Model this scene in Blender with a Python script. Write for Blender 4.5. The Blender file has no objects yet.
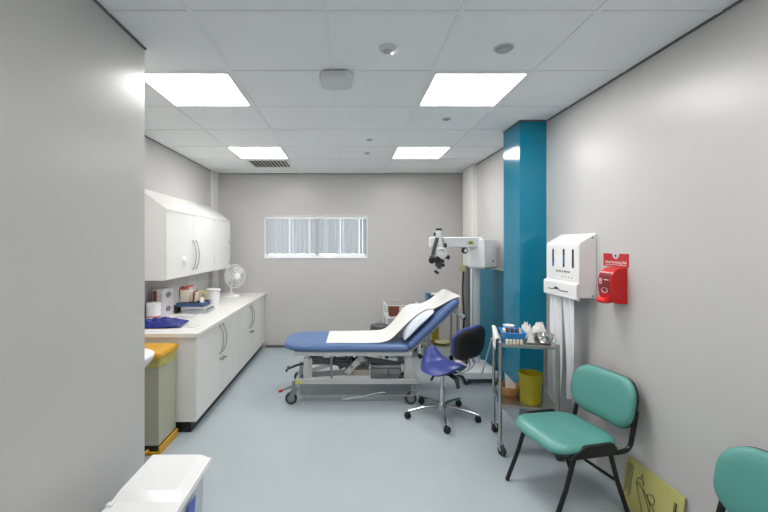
import bpy, bmesh, math, random
from mathutils import Matrix, Vector, noise as mnoise
from mathutils.bvhtree import BVHTree

sc = bpy.context.scene
COL = sc.collection
PI = math.pi
random.seed(7)

# ------------------------------------------------------------------ materials
def lin(c):
    return tuple(((x/255.0)/12.92 if x/255.0 <= 0.04045 else ((x/255.0+0.055)/1.055)**2.4) for x in c)

def mat(name, rgb, rough=0.5, metal=0.0, var=0.04, nscale=8.0, bump=0.0, bscale=200.0, coat=0.0,
        spec=0.5, trans=0.0, alpha=1.0, transl=0.0, sheen=0.0):
    m = bpy.data.materials.new(name); m.use_nodes = True
    nt = m.node_tree; N = nt.nodes; L = nt.links
    p = N['Principled BSDF']
    c = lin(rgb)
    tc = N.new('ShaderNodeTexCoord')
    nz = N.new('ShaderNodeTexNoise'); nz.inputs['Scale'].default_value = nscale; nz.inputs['Detail'].default_value = 4
    L.new(tc.outputs['Object'], nz.inputs['Vector'])
    rp = N.new('ShaderNodeValToRGB')
    rp.color_ramp.elements[0].position = 0.3; rp.color_ramp.elements[1].position = 0.7
    rp.color_ramp.elements[0].color = (*[max(0, x*(1-var)) for x in c], 1)
    rp.color_ramp.elements[1].color = (*[min(1, x*(1+var)) for x in c], 1)
    L.new(nz.outputs['Fac'], rp.inputs['Fac'])
    L.new(rp.outputs['Color'], p.inputs['Base Color'])
    p.inputs['Roughness'].default_value = rough
    p.inputs['Metallic'].default_value = metal
    p.inputs['Specular IOR Level'].default_value = spec
    p.inputs['Coat Weight'].default_value = coat
    p.inputs['Coat Roughness'].default_value = 0.08
    p.inputs['Transmission Weight'].default_value = trans
    p.inputs['Alpha'].default_value = alpha
    if sheen: p.inputs['Sheen Weight'].default_value = sheen
    if bump:
        n2 = N.new('ShaderNodeTexNoise'); n2.inputs['Scale'].default_value = bscale; n2.inputs['Detail'].default_value = 3
        L.new(tc.outputs['Object'], n2.inputs['Vector'])
        b = N.new('ShaderNodeBump'); b.inputs['Strength'].default_value = bump; b.inputs['Distance'].default_value = 0.002
        L.new(n2.outputs['Fac'], b.inputs['Height']); L.new(b.outputs['Normal'], p.inputs['Normal'])
    if transl:
        t = N.new('ShaderNodeBsdfTranslucent'); L.new(rp.outputs['Color'], t.inputs['Color'])
        mx = N.new('ShaderNodeMixShader'); mx.inputs['Fac'].default_value = transl
        L.new(p.outputs['BSDF'], mx.inputs[1]); L.new(t.outputs['BSDF'], mx.inputs[2])
        L.new(mx.outputs['Shader'], N['Material Output'].inputs['Surface'])
    return m

def emit(name, rgb, strength):
    m = bpy.data.materials.new(name); m.use_nodes = True
    nt = m.node_tree; nt.nodes.clear()
    e = nt.nodes.new('ShaderNodeEmission'); e.inputs['Color'].default_value = (*rgb, 1); e.inputs['Strength'].default_value = strength
    o = nt.nodes.new('ShaderNodeOutputMaterial'); nt.links.new(e.outputs['Emission'], o.inputs['Surface'])
    return m

def floor_material():
    m = mat('vinyl_floor', (172, 183, 188), rough=0.36, var=0.03, nscale=3.0, bump=0.05, bscale=60, spec=0.45)
    nt = m.node_tree; N = nt.nodes; L = nt.links; p = N['Principled BSDF']
    src = p.inputs['Base Color'].links[0].from_socket
    n3 = N.new('ShaderNodeTexNoise'); n3.inputs['Scale'].default_value = 420; n3.inputs['Detail'].default_value = 2
    tc = [n for n in N if n.type == 'TEX_COORD'][0]
    L.new(tc.outputs['Object'], n3.inputs['Vector'])
    r = N.new('ShaderNodeValToRGB'); r.color_ramp.elements[0].position = .42; r.color_ramp.elements[1].position = .58
    r.color_ramp.elements[0].color = (.90, .90, .91, 1); r.color_ramp.elements[1].color = (1, 1, 1, 1)
    L.new(n3.outputs['Fac'], r.inputs['Fac'])
    mx = N.new('ShaderNodeMix'); mx.data_type = 'RGBA'; mx.blend_type = 'MULTIPLY'; mx.inputs[0].default_value = 1
    L.new(src, mx.inputs[6]); L.new(r.outputs['Color'], mx.inputs[7]); L.new(mx.outputs[2], p.inputs['Base Color'])
    return m

M = {}
M['wall'] = mat('wall_paint', (193, 191, 189), rough=0.33, var=0.012, nscale=2.5, bump=0.04, bscale=160, spec=0.45)
M['floor'] = floor_material()
M['tile'] = mat('ceiling_tile', (240, 242, 242), rough=0.9, var=0.015, nscale=3, bump=0.10, bscale=300)
M['tbar'] = mat('ceiling_bar', (236, 238, 238), rough=0.6, var=0.01)
M['gap'] = mat('dark_trim', (100, 100, 100), rough=0.7)
M['teal'] = mat('teal_gloss', (4, 122, 152), rough=0.13, var=0.03, nscale=2, spec=0.42)
M['tealwall'] = mat('teal_panel', (6, 110, 136), rough=0.3, var=0.03, nscale=2, spec=0.25)
M['white'] = mat('white_laminate', (226, 225, 221), rough=0.35, var=0.01)
M['plastic'] = mat('white_plastic', (233, 233, 233), rough=0.3, var=0.01)
M['whitemetal'] = mat('white_metal', (226, 227, 228), rough=0.35, var=0.01)
M['black'] = mat('black_plastic', (22, 22, 24), rough=0.45)
M['blackmetal'] = mat('black_frame', (20, 20, 22), rough=0.38)
M['rubber'] = mat('grey_rubber', (50, 52, 54), rough=0.7)
M['grey'] = mat('grey_painted_metal', (180, 182, 180), rough=0.4, var=0.03)
M['midgrey'] = mat('mid_grey_metal', (128, 132, 132), rough=0.45, var=0.03)
M['darkgrey'] = mat('dark_grey_metal', (72, 74, 74), rough=0.5, var=0.05)
M['chrome'] = mat('chrome', (205, 205, 205), rough=0.16, metal=1.0, var=0.02)
M['steel'] = mat('brushed_steel', (186, 184, 180), rough=0.3, metal=1.0, var=0.05, nscale=30)
M['couch'] = mat('blue_vinyl', (86, 114, 160), rough=0.38, var=0.04, nscale=5, bump=0.08, bscale=250)
M['paper'] = mat('white_paper', (238, 237, 233), rough=0.9, var=0.015, bump=0.15, bscale=60, transl=0.15)
M['pillow'] = mat('pillow_fabric', (214, 223, 234), rough=0.8, var=0.03, nscale=12, bump=0.3, bscale=90)
M['stoolblue'] = mat('violet_blue_vinyl', (44, 60, 134), rough=0.35, var=0.05, nscale=6, bump=0.05)
M['green'] = mat('sea_green_vinyl', (86, 150, 142), rough=0.36, var=0.03, nscale=6, bump=0.06, bscale=260)
M['yellow'] = mat('yellow_plastic', (204, 152, 34), rough=0.4, var=0.04)
M['bingrey'] = mat('bin_sage_metal', (172, 172, 152), rough=0.4, var=0.02)
M['liner'] = mat('yellow_liner', (214, 204, 120), rough=0.5, transl=0.3)
M['olive'] = mat('olive_yellow_plastic', (160, 150, 28), rough=0.35, var=0.05, transl=0.12)
M['wicker'] = mat('wicker', (166, 122, 74), rough=0.8, var=0.3, nscale=90, bump=0.6, bscale=120)
M['skyblue'] = mat('sky_blue_plastic', (46, 138, 206), rough=0.4, var=0.04)
M['navytray'] = mat('slate_blue_plastic', (58, 88, 128), rough=0.4)
M['traytop'] = mat('sea_blue_plastic', (52, 112, 156), rough=.4)
M['capyellow'] = mat('lime_yellow_cap', (204, 196, 60), rough=.4)
M['bluecloth'] = mat('royal_blue_plastic_bag', (14, 32, 118), rough=0.45, var=0.35, nscale=40, bump=0.6, bscale=60)
M['clear'] = mat('clear_plastic', (228, 232, 234), rough=0.15, alpha=0.45)
M['red'] = mat('red_plastic', (200, 26, 24), rough=0.3, var=0.03)
M['redcard'] = mat('red_card', (184, 24, 40), rough=0.45, var=0.03)
M['brightred'] = mat('bright_red_plastic', (236, 44, 34), rough=0.25)
M['darkred'] = mat('dark_red_label', (120, 20, 30), rough=0.4)
M['card'] = mat('cream_card', (226, 216, 196), rough=0.8, var=0.05)
M['brown'] = mat('brown_card', (128, 72, 52), rough=0.7, var=0.25, nscale=40)
M['pink'] = mat('pale_pink_paper', (222, 198, 192), rough=0.8)
M['tan'] = mat('tan_tape', (190, 182, 140), rough=0.6)
M['lime'] = mat('lime_card', (192, 188, 116), rough=0.55, var=0.05, nscale=5)
M['limeedge'] = mat('brown_board_edge', (120, 112, 70), rough=0.7)
M['ink'] = mat('black_ink', (66, 68, 58), rough=0.7)
M['greyink'] = mat('grey_ink', (120, 122, 124), rough=0.7)
M['noticeink'] = mat('faint_print', (184, 184, 184), rough=.7)
M['bluefill'] = mat('blue_gloves', (40, 84, 190), rough=0.5)
M['notice'] = mat('notice_paper', (206, 206, 204), rough=0.7, var=0.05, nscale=30)
M['blind'] = mat('blind_fabric', (206, 209, 212), rough=0.8, var=0.03, nscale=20, transl=0.35)
M['upvc'] = mat('white_window_frame', (240, 241, 242), rough=0.3, var=0.01)
M['apron'] = mat('apron_film', (244, 245, 248), rough=0.35, var=0.02, transl=0.15)
M['beige'] = mat('beige_plastic', (176, 166, 152), rough=0.5)
M['bluelabel'] = mat('blue_print', (70, 96, 190), rough=0.5, var=0.2, nscale=40)
M['lilac'] = mat('printed_card', (206, 203, 208), rough=0.6, var=0.22, nscale=34)
M['dkgreen'] = mat('dark_green_box', (52, 62, 56), rough=0.6)
M['seatgrey'] = mat('charcoal_vinyl', (74, 76, 80), rough=0.5)
M['translucent'] = mat('frosted_bin_plastic', (206, 214, 222), rough=0.3, transl=0.2)
M['wire'] = mat('white_wire', (226, 226, 226), rough=0.35)
M['fanblade'] = mat('frosted_fan_blade', (222, 224, 224), rough=0.25, alpha=0.5)
M['lens'] = mat('dark_lens', (10, 10, 14), rough=0.08)
M['ceildev'] = mat('detector_plastic', (212, 215, 216), rough=0.5, var=0.01)
M['ceilgrey'] = mat('detector_grey', (172, 178, 184), rough=0.5)
M['lamp'] = emit('lamp_diffuser', (1.0, 0.988, 0.968), 9.0)
M['led'] = emit('led', (1, 1, 1), 6.0)
def glass():
    m = bpy.data.materials.new('window_glass'); m.use_nodes = True
    p = m.node_tree.nodes['Principled BSDF']
    p.inputs['Base Color'].default_value = (.95, .98, 1, 1); p.inputs['Roughness'].default_value = 0.02
    p.inputs['Transmission Weight'].default_value = 1.0; p.inputs['IOR'].default_value = 1.02
    return m
M['glass'] = glass()

# ------------------------------------------------------------------ geometry helpers
def V(*a): return Vector(a)

class B:
    """collects shapes (world coordinates) into one mesh"""
    def __init__(s): s.bm = bmesh.new(); s.mi = 0
    def _tag(s, fs):
        for f in fs: f.material_index = s.mi
    def faces(s, vs, fs, mx=None):
        bv = [s.bm.verts.new(mx @ Vector(v) if mx else Vector(v)) for v in vs]
        out = []
        for f in fs:
            try: out.append(s.bm.faces.new([bv[i] for i in f]))
            except ValueError: pass
        s._tag(out); return s
    def box(s, lo, hi, bev=0.0, mx=None, seg=2):
        t = bmesh.new(); bmesh.ops.create_cube(t, size=1)
        sx, sy, sz = [hi[i]-lo[i] for i in range(3)]
        c = [(hi[i]+lo[i])/2 for i in range(3)]
        for v in t.verts: v.co = Vector((v.co.x*sx+c[0], v.co.y*sy+c[1], v.co.z*sz+c[2]))
        if bev > 0:
            bmesh.ops.bevel(t, geom=list(t.edges), offset=min(bev, .49*min(abs(sx), abs(sy), abs(sz))), segments=seg, affect='EDGES', profile=.5)
        t.verts.index_update()
        s.faces([v.co.copy() for v in t.verts], [[v.index for v in f.verts] for f in t.faces], mx)
        t.free(); return s
    def loft(s, loops, cap0=True, cap1=True, closed=True, mx=None):
        n = len(loops[0]); vs = [p for l in loops for p in l]; fs = []
        for i in range(len(loops)-1):
            for j in range(n if closed else n-1):
                k = (j+1) % n
                fs.append([i*n+j, i*n+k, (i+1)*n+k, (i+1)*n+j])
        if cap0: fs.append(list(range(n))[::-1])
        if cap1: fs.append([(len(loops)-1)*n+j for j in range(n)])
        return s.faces(vs, fs, mx)
    def cyl(s, p0, p1, r0, r1=None, seg=20, mx=None, cap=True):
        r1 = r0 if r1 is None else r1
        p0 = Vector(p0); p1 = Vector(p1); d = (p1-p0).normalized()
        a = d.orthogonal().normalized(); b = d.cross(a)
        ring = lambda p, r: [p+a*(r*math.cos(2*PI*k/seg))+b*(r*math.sin(2*PI*k/seg)) for k in range(seg)]
        return s.loft([ring(p0, r0), ring(p1, r1)], cap, cap, True, mx)
    def tube(s, pts, r, seg=10, mx=None, smooth=0, flat=1.0):
        P = [Vector(p) for p in pts]
        if smooth: P = catmull(P, smooth)
        R = r if isinstance(r, (list, tuple)) else [r]*len(P)
        if len(R) != len(P): R = [R[0]+(R[-1]-R[0])*i/(len(P)-1) for i in range(len(P))]
        d0 = (P[1]-P[0]).normalized(); a = d0.orthogonal().normalized(); loops = []
        for i, p in enumerate(P):
            d = ((P[i+1]-p).normalized() if i < len(P)-1 else Vector()) + ((p-P[i-1]).normalized() if i else Vector())
            d = d.normalized() if d.length > 1e-6 else d0
            a = (a - d*a.dot(d)); a = a.normalized() if a.length > 1e-6 else d.orthogonal().normalized()
            b = d.cross(a)
            loops.append([p+a*(R[i]*math.cos(2*PI*k/seg))+b*(R[i]*flat*math.sin(2*PI*k/seg)) for k in range(seg)])
        return s.loft(loops, True, True, True, mx)
    def lathe(s, prof, c=(0, 0, 0), axis=(0, 0, 1), seg=32, mx=None, cap=True):
        d = Vector(axis).normalized()
        if abs(d.z) > .999: a = Vector((1, 0, 0))
        else: a = Vector((0, 0, 1)).cross(d).normalized()
        b = d.cross(a); c = Vector(c)
        loops = [[c+d*z+a*(max(r, 1e-4)*math.cos(2*PI*k/seg))+b*(max(r, 1e-4)*math.sin(2*PI*k/seg)) for k in range(seg)] for r, z in prof]
        return s.loft(loops, cap, cap, True, mx)
    def prism(s, poly, vec, mx=None):
        v = Vector(vec); a = [Vector(p) for p in poly]
        return s.loft([a, [p+v for p in a]], True, True, True, mx)
    def pad(s, w, d, r, layers, fn=None, mx=None, n=7):
        loops = []
        for ins, h in layers:
            if ins < 0 and ins <= -1:                    # -1-k: outline of the last ring scaled by k
                k = -1-ins; pts = [(x*k, y*k) for x, y in last]
            else: last = pts = rrect(max(w-2*ins, .004), max(d-2*ins, .004), max(r-ins, .0015), n)
            l = [Vector((x, y, h)) for x, y in pts]
            if fn: l = [Vector(fn(p)) for p in l]
            loops.append(l)
        return s.loft(loops, True, True, True, mx)
    def sheet(s, fn, nu, nv, th, mx=None):
        top, bot = [], []
        e = 1e-3
        for j in range(nv+1):
            for i in range(nu+1):
                u, v = i/nu, j/nv
                p = Vector(fn(u, v))
                du = Vector(fn(min(u+e, 1), v))-Vector(fn(max(u-e, 0), v)); dv = Vector(fn(u, min(v+e, 1)))-Vector(fn(u, max(v-e, 0)))
                nn = du.cross(dv); nn = nn.normalized() if nn.length > 1e-12 else Vector((0, 0, 1))
                top.append(p+nn*th/2); bot.append(p-nn*th/2)
        k = len(top); W = nu+1; fs = []
        for j in range(nv):
            for i in range(nu):
                a = j*W+i; fs.append([a, a+1, a+1+W, a+W]); fs.append([k+a, k+a+W, k+a+1+W, k+a+1])
        edge = [i for i in range(W)]+[j*W+nu for j in range(1, nv+1)]+[nv*W+i for i in range(nu-1, -1, -1)]+[j*W for j in range(nv-1, 0, -1)]
        for q in range(len(edge)):
            a, b = edge[q], edge[(q+1) % len(edge)]
            fs.append([a, k+a, k+b, b])
        return s.faces(top+bot, fs, mx)
    def sphere(s, c, r, seg=20, rings=12, sc=(1, 1, 1), mx=None):
        loops = []
        for i in range(rings+1):
            t = -PI/2+PI*i/rings; rr = max(r*math.cos(t), 1e-4)
            loops.append([Vector((c[0]+sc[0]*rr*math.cos(2*PI*k/seg), c[1]+sc[1]*rr*math.sin(2*PI*k/seg), c[2]+sc[2]*r*math.sin(t))) for k in range(seg)])
        return s.loft(loops, True, True, True, mx)

def crown(i0, h0, h1, imax, n=6):
    out = []
    for k in range(1, n+1):
        q = k/n; out.append((-1-(1-.97*q), h0+(h1-h0)*(1-(1-q)**2)))
    return out

def catmull(P, k):
    out = []
    for i in range(len(P)-1):
        p0 = P[i-1] if i else P[0]*2-P[1]; p1 = P[i]; p2 = P[i+1]; p3 = P[i+2] if i+2 < len(P) else P[-1]*2-P[-2]
        for q in range(k):
            t = q/k
            out.append(.5*((2*p1)+(p2-p0)*t+(2*p0-5*p1+4*p2-p3)*t*t+(3*p1-p0-3*p2+p3)*t**3))
    out.append(P[-1]); return out

def rrect(w, d, r, n=7, sub=6):
    r = min(r, w/2-1e-4, d/2-1e-4); r = max(r, 1e-4); out = []
    for cx, cy, a0 in ((w/2-r, d/2-r, 0), (-w/2+r, d/2-r, PI/2), (-w/2+r, -d/2+r, PI), (w/2-r, -d/2+r, 1.5*PI)):
        for k in range(n): a = a0+PI/2*k/(n-1); out.append((cx+r*math.cos(a), cy+r*math.sin(a)))
    full = []
    for i, p in enumerate(out):                          # extra points along the straight sides
        full.append(p)
        if i % n == n-1:
            q = out[(i+1) % len(out)]
            full += [(p[0]+(q[0]-p[0])*k/sub, p[1]+(q[1]-p[1])*k/sub) for k in range(1, sub)]
    return full

WM = {}
def wm(o): return WM[o.name]

def obj(name, b, m, parent=None, loc=None, ang=38):
    bm = b.bm
    bmesh.ops.remove_doubles(bm, verts=bm.verts, dist=1e-6)
    bmesh.ops.recalc_face_normals(bm, faces=bm.faces)
    for f in bm.faces: f.smooth = True
    for e in bm.edges:
        if len(e.link_faces) == 2 and e.calc_face_angle(0) > math.radians(ang): e.smooth = False
    if parent is not None: X = wm(parent)
    else:
        if loc is None:
            xs = [v.co.x for v in bm.verts]; ys = [v.co.y for v in bm.verts]; zs = [v.co.z for v in bm.verts]
            loc = ((min(xs)+max(xs))/2, (min(ys)+max(ys))/2, min(zs))
        X = Matrix.Translation(loc)
    bm.transform(X.inverted())
    me = bpy.data.meshes.new(name); bm.to_mesh(me); bm.free()
    for q in (m if isinstance(m, (list, tuple)) else [m]): me.materials.append(M[q] if isinstance(q, str) else q)
    o = bpy.data.objects.new(name, me); COL.objects.link(o)
    wn = o.modifiers.new('weighted_normals', 'WEIGHTED_NORMAL'); wn.keep_sharp = True; wn.weight = 80
    if parent is not None: o.parent = parent
    else: o.location = X.translation
    WM[o.name] = X
    return o

def tag(o, label=None, cat=None, group=None, kind=None):
    if label: o['label'] = label
    if cat: o['category'] = cat
    if group: o['group'] = group
    if kind: o['kind'] = kind
    return o

def thing(name, label, cat, loc, rz=0.0, group=None):
    o = bpy.data.objects.new(name, None); COL.objects.link(o)
    o.location = loc; o.rotation_euler = (0, 0, rz); o.empty_display_size = .1
    WM[o.name] = Matrix.Translation(loc) @ Matrix.Rotation(rz, 4, 'Z')
    return tag(o, label, cat, group)

def struct(name, b, m, parent=None):
    o = obj(name, b, m, parent)
    if parent is None: o['kind'] = 'structure'
    return o

def kids(o): return [c for c in bpy.data.objects if c.parent == o]
def dup(root, loc, rz=None, label=None, group=None):
    r = root.copy(); COL.objects.link(r); r.location = loc
    if rz is not None: r.rotation_euler = (0, 0, rz)
    if label: r['label'] = label
    if group: r['group'] = group
    for ch in kids(root):
        c = ch.copy(); COL.objects.link(c); c.parent = r
        for g in kids(ch):
            d = g.copy(); COL.objects.link(d); d.parent = c
    WM[r.name] = Matrix.Translation(loc) @ Matrix.Rotation(r.rotation_euler.z, 4, 'Z')
    return r

def text_into(b, body, size, mx, depth=.0006):
    """lettering as real geometry, added to a mesh"""
    cu = bpy.data.curves.new('lettering', 'FONT'); cu.body = body; cu.size = size; cu.extrude = depth
    cu.align_x = 'CENTER'; cu.align_y = 'CENTER'; cu.resolution_u = 3
    t = bpy.data.objects.new('lettering', cu); COL.objects.link(t)
    dg = bpy.context.evaluated_depsgraph_get()
    me = bpy.data.meshes.new_from_object(t.evaluated_get(dg))
    b.faces([v.co.copy() for v in me.vertices], [list(p.vertices) for p in me.polygons], mx)
    bpy.data.objects.remove(t); bpy.data.curves.remove(cu); bpy.data.meshes.remove(me)

def frame(o, x, y, z):
    m = Matrix.Identity(4)
    for i in range(3):
        m[i][0] = x[i]; m[i][1] = y[i]; m[i][2] = z[i]; m[i][3] = o[i]
    return m
# text on the right-hand wall reads with x -> -Y, y -> Z, normal -X
def rw(x, y, z): return frame((x, y, z), (0, -1, 0), (0, 0, 1), (-1, 0, 0))

def crumple(b, c, sx, sy, h, seed, n=12, th=.002, rot=0.0, rough=.18):
    ca, sa = math.cos(rot), math.sin(rot)
    def fn(u, v):
        x = (u-.5)*sx; y = (v-.5)*sy
        k = mnoise.noise(Vector((u*4+seed*3.1, v*4+seed, seed)))
        k2 = mnoise.noise(Vector((u*9+seed, v*9-seed, seed*2)))
        bell = max(0, 1-(2*u-1)**2)*max(0, 1-(2*v-1)**2)
        z = h*(.15+.75*bell**.5+.35*k*bell+rough*k2*bell+.08*abs(k2))
        return (c[0]+x*ca-y*sa, c[1]+x*sa+y*ca, c[2]+max(z, .002))
    return b.sheet(fn, n, n, th)

# ------------------------------------------------------------------ camera and render look
cam = bpy.data.cameras.new('camera'); co = bpy.data.objects.new('camera', cam); COL.objects.link(co)
co.location = (0, 0, 1.5); co.rotation_euler = (PI/2, 0, 0)
cam.sensor_width = 36; cam.lens = 395/768*36; cam.shift_x = .0462; cam.shift_y = -.0156; cam.clip_start = .05
sc.camera = co
sc.view_settings.view_transform = 'Standard'; sc.view_settings.look = 'None'
sc.view_settings.gamma = 1; sc.view_settings.use_curve_mapping = False
sc.view_settings.exposure = 1.22
w = bpy.data.worlds.new('daylight'); sc.world = w; w.use_nodes = True
bg = w.node_tree.nodes['Background']; bg.inputs['Color'].default_value = (.93, .97, 1, 1); bg.inputs['Strength'].default_value = 1.7

# ------------------------------------------------------------------ room shell
XL, XR, YB, ZC, YF = -1.916, 1.645, 5.724, 2.523, -1.7
XP, YP = -1.065, 2.066                       # near left partition block
struct('floor', B().box((XL-.1, YF-.1, -.1), (XR+.1, YB+.1, 0)), 'floor')
ceil = struct('ceiling', B().box((XL-.1, YF-.1, ZC), (XR+.1, YB+.1, ZC+.1)), 'tile')
struct('wall_left', B().box((XL-.1, YP, 0), (XL, YB+.1, ZC)), 'wall')
struct('wall_right', B().box((XR, YF-.1, 0), (XR+.1, YB+.1, ZC)), 'wall')
struct('wall_front', B().box((XP-.5, YF-.1, 0), (XR, YF, ZC)), 'wall')
struct('wall_partition', B().box((XL-.1, YF-.1, 0), (XP, YP, ZC), bev=.004), 'wall')
WX0, WX1, WZ0, WZ1 = -1.217, .275, 1.297, 1.909
wb = B()
wb.box((XL, YB, 0), (WX0, YB+.14, ZC)); wb.box((WX1, YB, 0), (XR, YB+.14, ZC))
wb.box((WX0, YB, 0), (WX1, YB+.14, WZ0)); wb.box((WX0, YB, WZ1), (WX1, YB+.14, ZC))
struct('wall_back', wb, 'wall')
struct('baseboard_back', B().box((-1.206, YB-.012, 0), (XR, YB, .04), bev=.003), 'gap')
# shadow-gap trims under the ceiling
struct('trim_1', B().box((XR-.009, YF, ZC-.009), (XR, 3.258, ZC)).box((XR-.009, 3.6, ZC-.009), (XR, YB, ZC)), 'gap')
struct('trim_2', B().box((XP, YF, ZC-.009), (XP+.009, YP, ZC)).box((XL, YP, ZC-.009), (XL+.009, YB, ZC)), 'gap')
struct('trim_3', B().box((XL+.009, YB-.01, ZC-.01), (XR-.009, YB, ZC)), 'midgrey')
# ceiling grid bars
g = B()
for k in range(-3, 5):
    x = -.1+.598*k
    if XL < x < XR:
        y0 = YP if x < XP else YF
        g.box((x-.012, y0, ZC-.004), (x+.012, YB, ZC+.001))
for k in range(-7, 7):
    y = 2.338+.598*k
    if YF < y < YB:
        x0 = XL if y > YP else XP
        g.box((x0, y-.012, ZC-.0035), (XR, y+.012, ZC+.001))
obj('grid_bars', g, 'tbar', ceil)
# teal pillar, boxed pipes
pil = struct('pillar', B().box((1.412, 3.258, 0), (XR, 3.60, ZC-.012), bev=.003), 'teal')
obj('head_trim', B().box((1.408, 3.254, ZC-.012), (XR, 3.604, ZC)), 'gap', pil)
obj('edge_bead', B().box((XR-.012, 3.248, 0), (XR, 3.258, ZC)), 'wall', pil)
bx = B().box((1.576, 5.03, 0), (XR, 5.45, ZC-.01), bev=.003)
for z in (1.62, 1.66, 1.95, 1.99): bx.box((1.573, 5.08, z), (1.580, 5.40, z+.006))
struct('trim_4', bx, 'white')
struct('trim_5', B().box((XL, 5.48, 0), (-1.878, YB, ZC-.01), bev=.003), 'white')
tp = struct('wall_panel', B().box((1.637, 3.60, 0), (XR, 5.03, 1.215)), 'tealwall')
obj('cap_rail', B().box((1.630, 3.60, 1.215), (XR, 5.03, 1.232), bev=.002), 'white', tp)

sk = B()
sk.prism([(1.404, 3.250, 0), (1.412, 3.250, .15), (XR, 3.250, .15), (XR, 3.250, 0)], (0, .009, 0))
sk.box((1.404, 3.250, 0), (1.413, 3.60, .15), bev=.002)
struct('trim_6', sk, 'floor')
# window
win = struct('window_1', B(), 'upvc') if False else None
fr = B()
y0, y1 = YB+.055, YB+.11
fr.box((WX0, y0, WZ0), (WX0+.045, y1, WZ1)); fr.box((WX1-.045, y0, WZ0), (WX1, y1, WZ1))
fr.box((WX0+.045, y0, WZ0), (WX1-.045, y1, WZ0+.045)); fr.box((WX0+.045, y0, WZ1-.045), (WX1-.045, y1, WZ1))
fr.box((-.49, y0, WZ0+.045), (-.43, y1, WZ1-.045))
win = struct('window_1', fr, 'upvc')
for a, c in ((WX0+.045, -.49), (-.43, WX1-.045)):
    obj('pane', B().box((a, y0+.02, WZ0+.045), (c, y0+.028, WZ1-.045)), 'glass', win)
rv = B()
rv.box((WX0-.002, YB-.014, WZ0-.006), (WX1+.002, y0, WZ0+.012), bev=.002)
obj('window_sill', rv, 'upvc', win)
ln = B().box((WX0, YB-.003, WZ0), (WX0+.012, y0, WZ1)).box((WX1-.012, YB-.003, WZ0), (WX1, y0, WZ1)).box((WX0, YB-.003, WZ1-.012), (WX1, y0, WZ1))
obj('window_reveal', ln, 'upvc', win)

def blind(x0, x1, label, seed):
    t = thing('vertical_blind', label, 'blind', ((x0+x1)/2, YB+.03, WZ0+.02), 0, 'vertical blinds in the back window')
    obj('headrail', B().box((x0, YB+.012, WZ1-.045), (x1, YB+.05, WZ1-.016), bev=.003), 'upvc', t)
    n = 13; rnd = random.Random(seed); pitch = (x1-x0-.050)/(n-1)
    for k in range(n):
        cx = x0+.025+pitch*k
        a = math.radians(rnd.uniform(20, 38)); hw = .036
        if k in (2, 6, 11): a = math.radians(52)
        sx, sy = hw*math.cos(a), hw*math.sin(a)*.62
        zb = WZ0+.058+rnd.uniform(-.004, .004)
        def fn(u, v, cx=cx, sx=sx, sy=sy, zb=zb):
            s_ = 2*u-1
            return (cx+s_*sx, YB+.031+s_*sy-.004*(1-s_*s_), zb+(WZ1-.046-zb)*v)
        obj('slat', B().sheet(fn, 4, 1, .0015), 'blind', t)
    return t
blind(WX0+.014, -.455, 'grey vertical blind left of the window centre bar', 3)
blind(-.451, WX1-.014, 'grey vertical blind right of the window centre bar', 5)

# ------------------------------------------------------------------ ceiling fittings
def ceiling_light(x0, y0, label):
    x1, y1 = x0+.598, y0+.598
    t = thing('ceiling_light', label, 'light', ((x0+x1)/2, (y0+y1)/2, ZC-.006), 0, 'square ceiling light panels')
    f = B()
    e = .013; w_ = .016
    f.box((x0+e, y0+e, ZC-.006), (x1-e, y0+e+w_, ZC)); f.box((x0+e, y1-e-w_, ZC-.006), (x1-e, y1-e, ZC))
    f.box((x0+e, y0+e+w_, ZC-.006), (x0+e+w_, y1-e-w_, ZC)); f.box((x1-e-w_, y0+e+w_, ZC-.006), (x1-e, y1-e-w_, ZC))
    obj('light_frame', f, 'tbar', t)
    obj('diffuser', B().box((x0+e+w_, y0+e+w_, ZC-.004), (x1-e-w_, y1-e-w_, ZC-.001)), 'lamp', t)
ceiling_light(-1.296, 2.338, 'bright square ceiling panel nearest the grey partition edge')
ceiling_light(.498, 2.338, 'bright square ceiling panel in front of the teal pillar')
ceiling_light(-1.296, 4.132, 'far bright ceiling panel beside the slatted air vent')
ceiling_light(.498, 4.132, 'far bright ceiling panel on the microscope side')
ceiling_light(.498, .544, 'ceiling panel overhead on the green chair side, out of frame')
ceiling_light(-.100, -1.25, 'ceiling panel at the near end behind the viewpoint')

t = thing('ceiling_vent', 'slatted air vent in ceiling tile next to far left light', 'vent', (-.99, 5.03, ZC-.008))
obj('vent_frame', B().box((-1.25, 4.80, ZC-.008), (-.745, 4.82, ZC)).box((-1.25, 5.22, ZC-.008), (-.745, 5.24, ZC))
    .box((-1.25, 4.82, ZC-.008), (-1.23, 5.22, ZC)).box((-.765, 4.82, ZC-.008), (-.745, 5.22, ZC)), 'tbar', t)
obj('vent_backing', B().box((-1.23, 4.82, ZC-.0015), (-.765, 5.22, ZC)), 'black', t)
for k in range(10):
    x = -1.21+.046*k
    mx = Matrix.Translation((x, 5.02, ZC-.007)) @ Matrix.Rotation(math.radians(32), 4, 'Y')
    obj('slat', B().box((-.013, -.195, -.001), (.013, .195, .001), mx=mx), 'tbar', t)

t = thing('wireless_access_point', 'white rounded box hanging under the middle of the ceiling', 'access point', (-.074, 2.40, ZC-.055))
obj('cover', B().pad(.195, .195, .055, [(.012, ZC-.056), (.003, ZC-.051), (0, ZC-.042), (.004, ZC-.009)], mx=Matrix.Translation((-.074, 2.40, 0))), 'ceildev', t)
obj('mount_plate', B().pad(.15, .15, .03, [(0, ZC-.009), (0, ZC-.0005)], mx=Matrix.Translation((-.074, 2.40, 0))), 'darkgrey', t)

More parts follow.
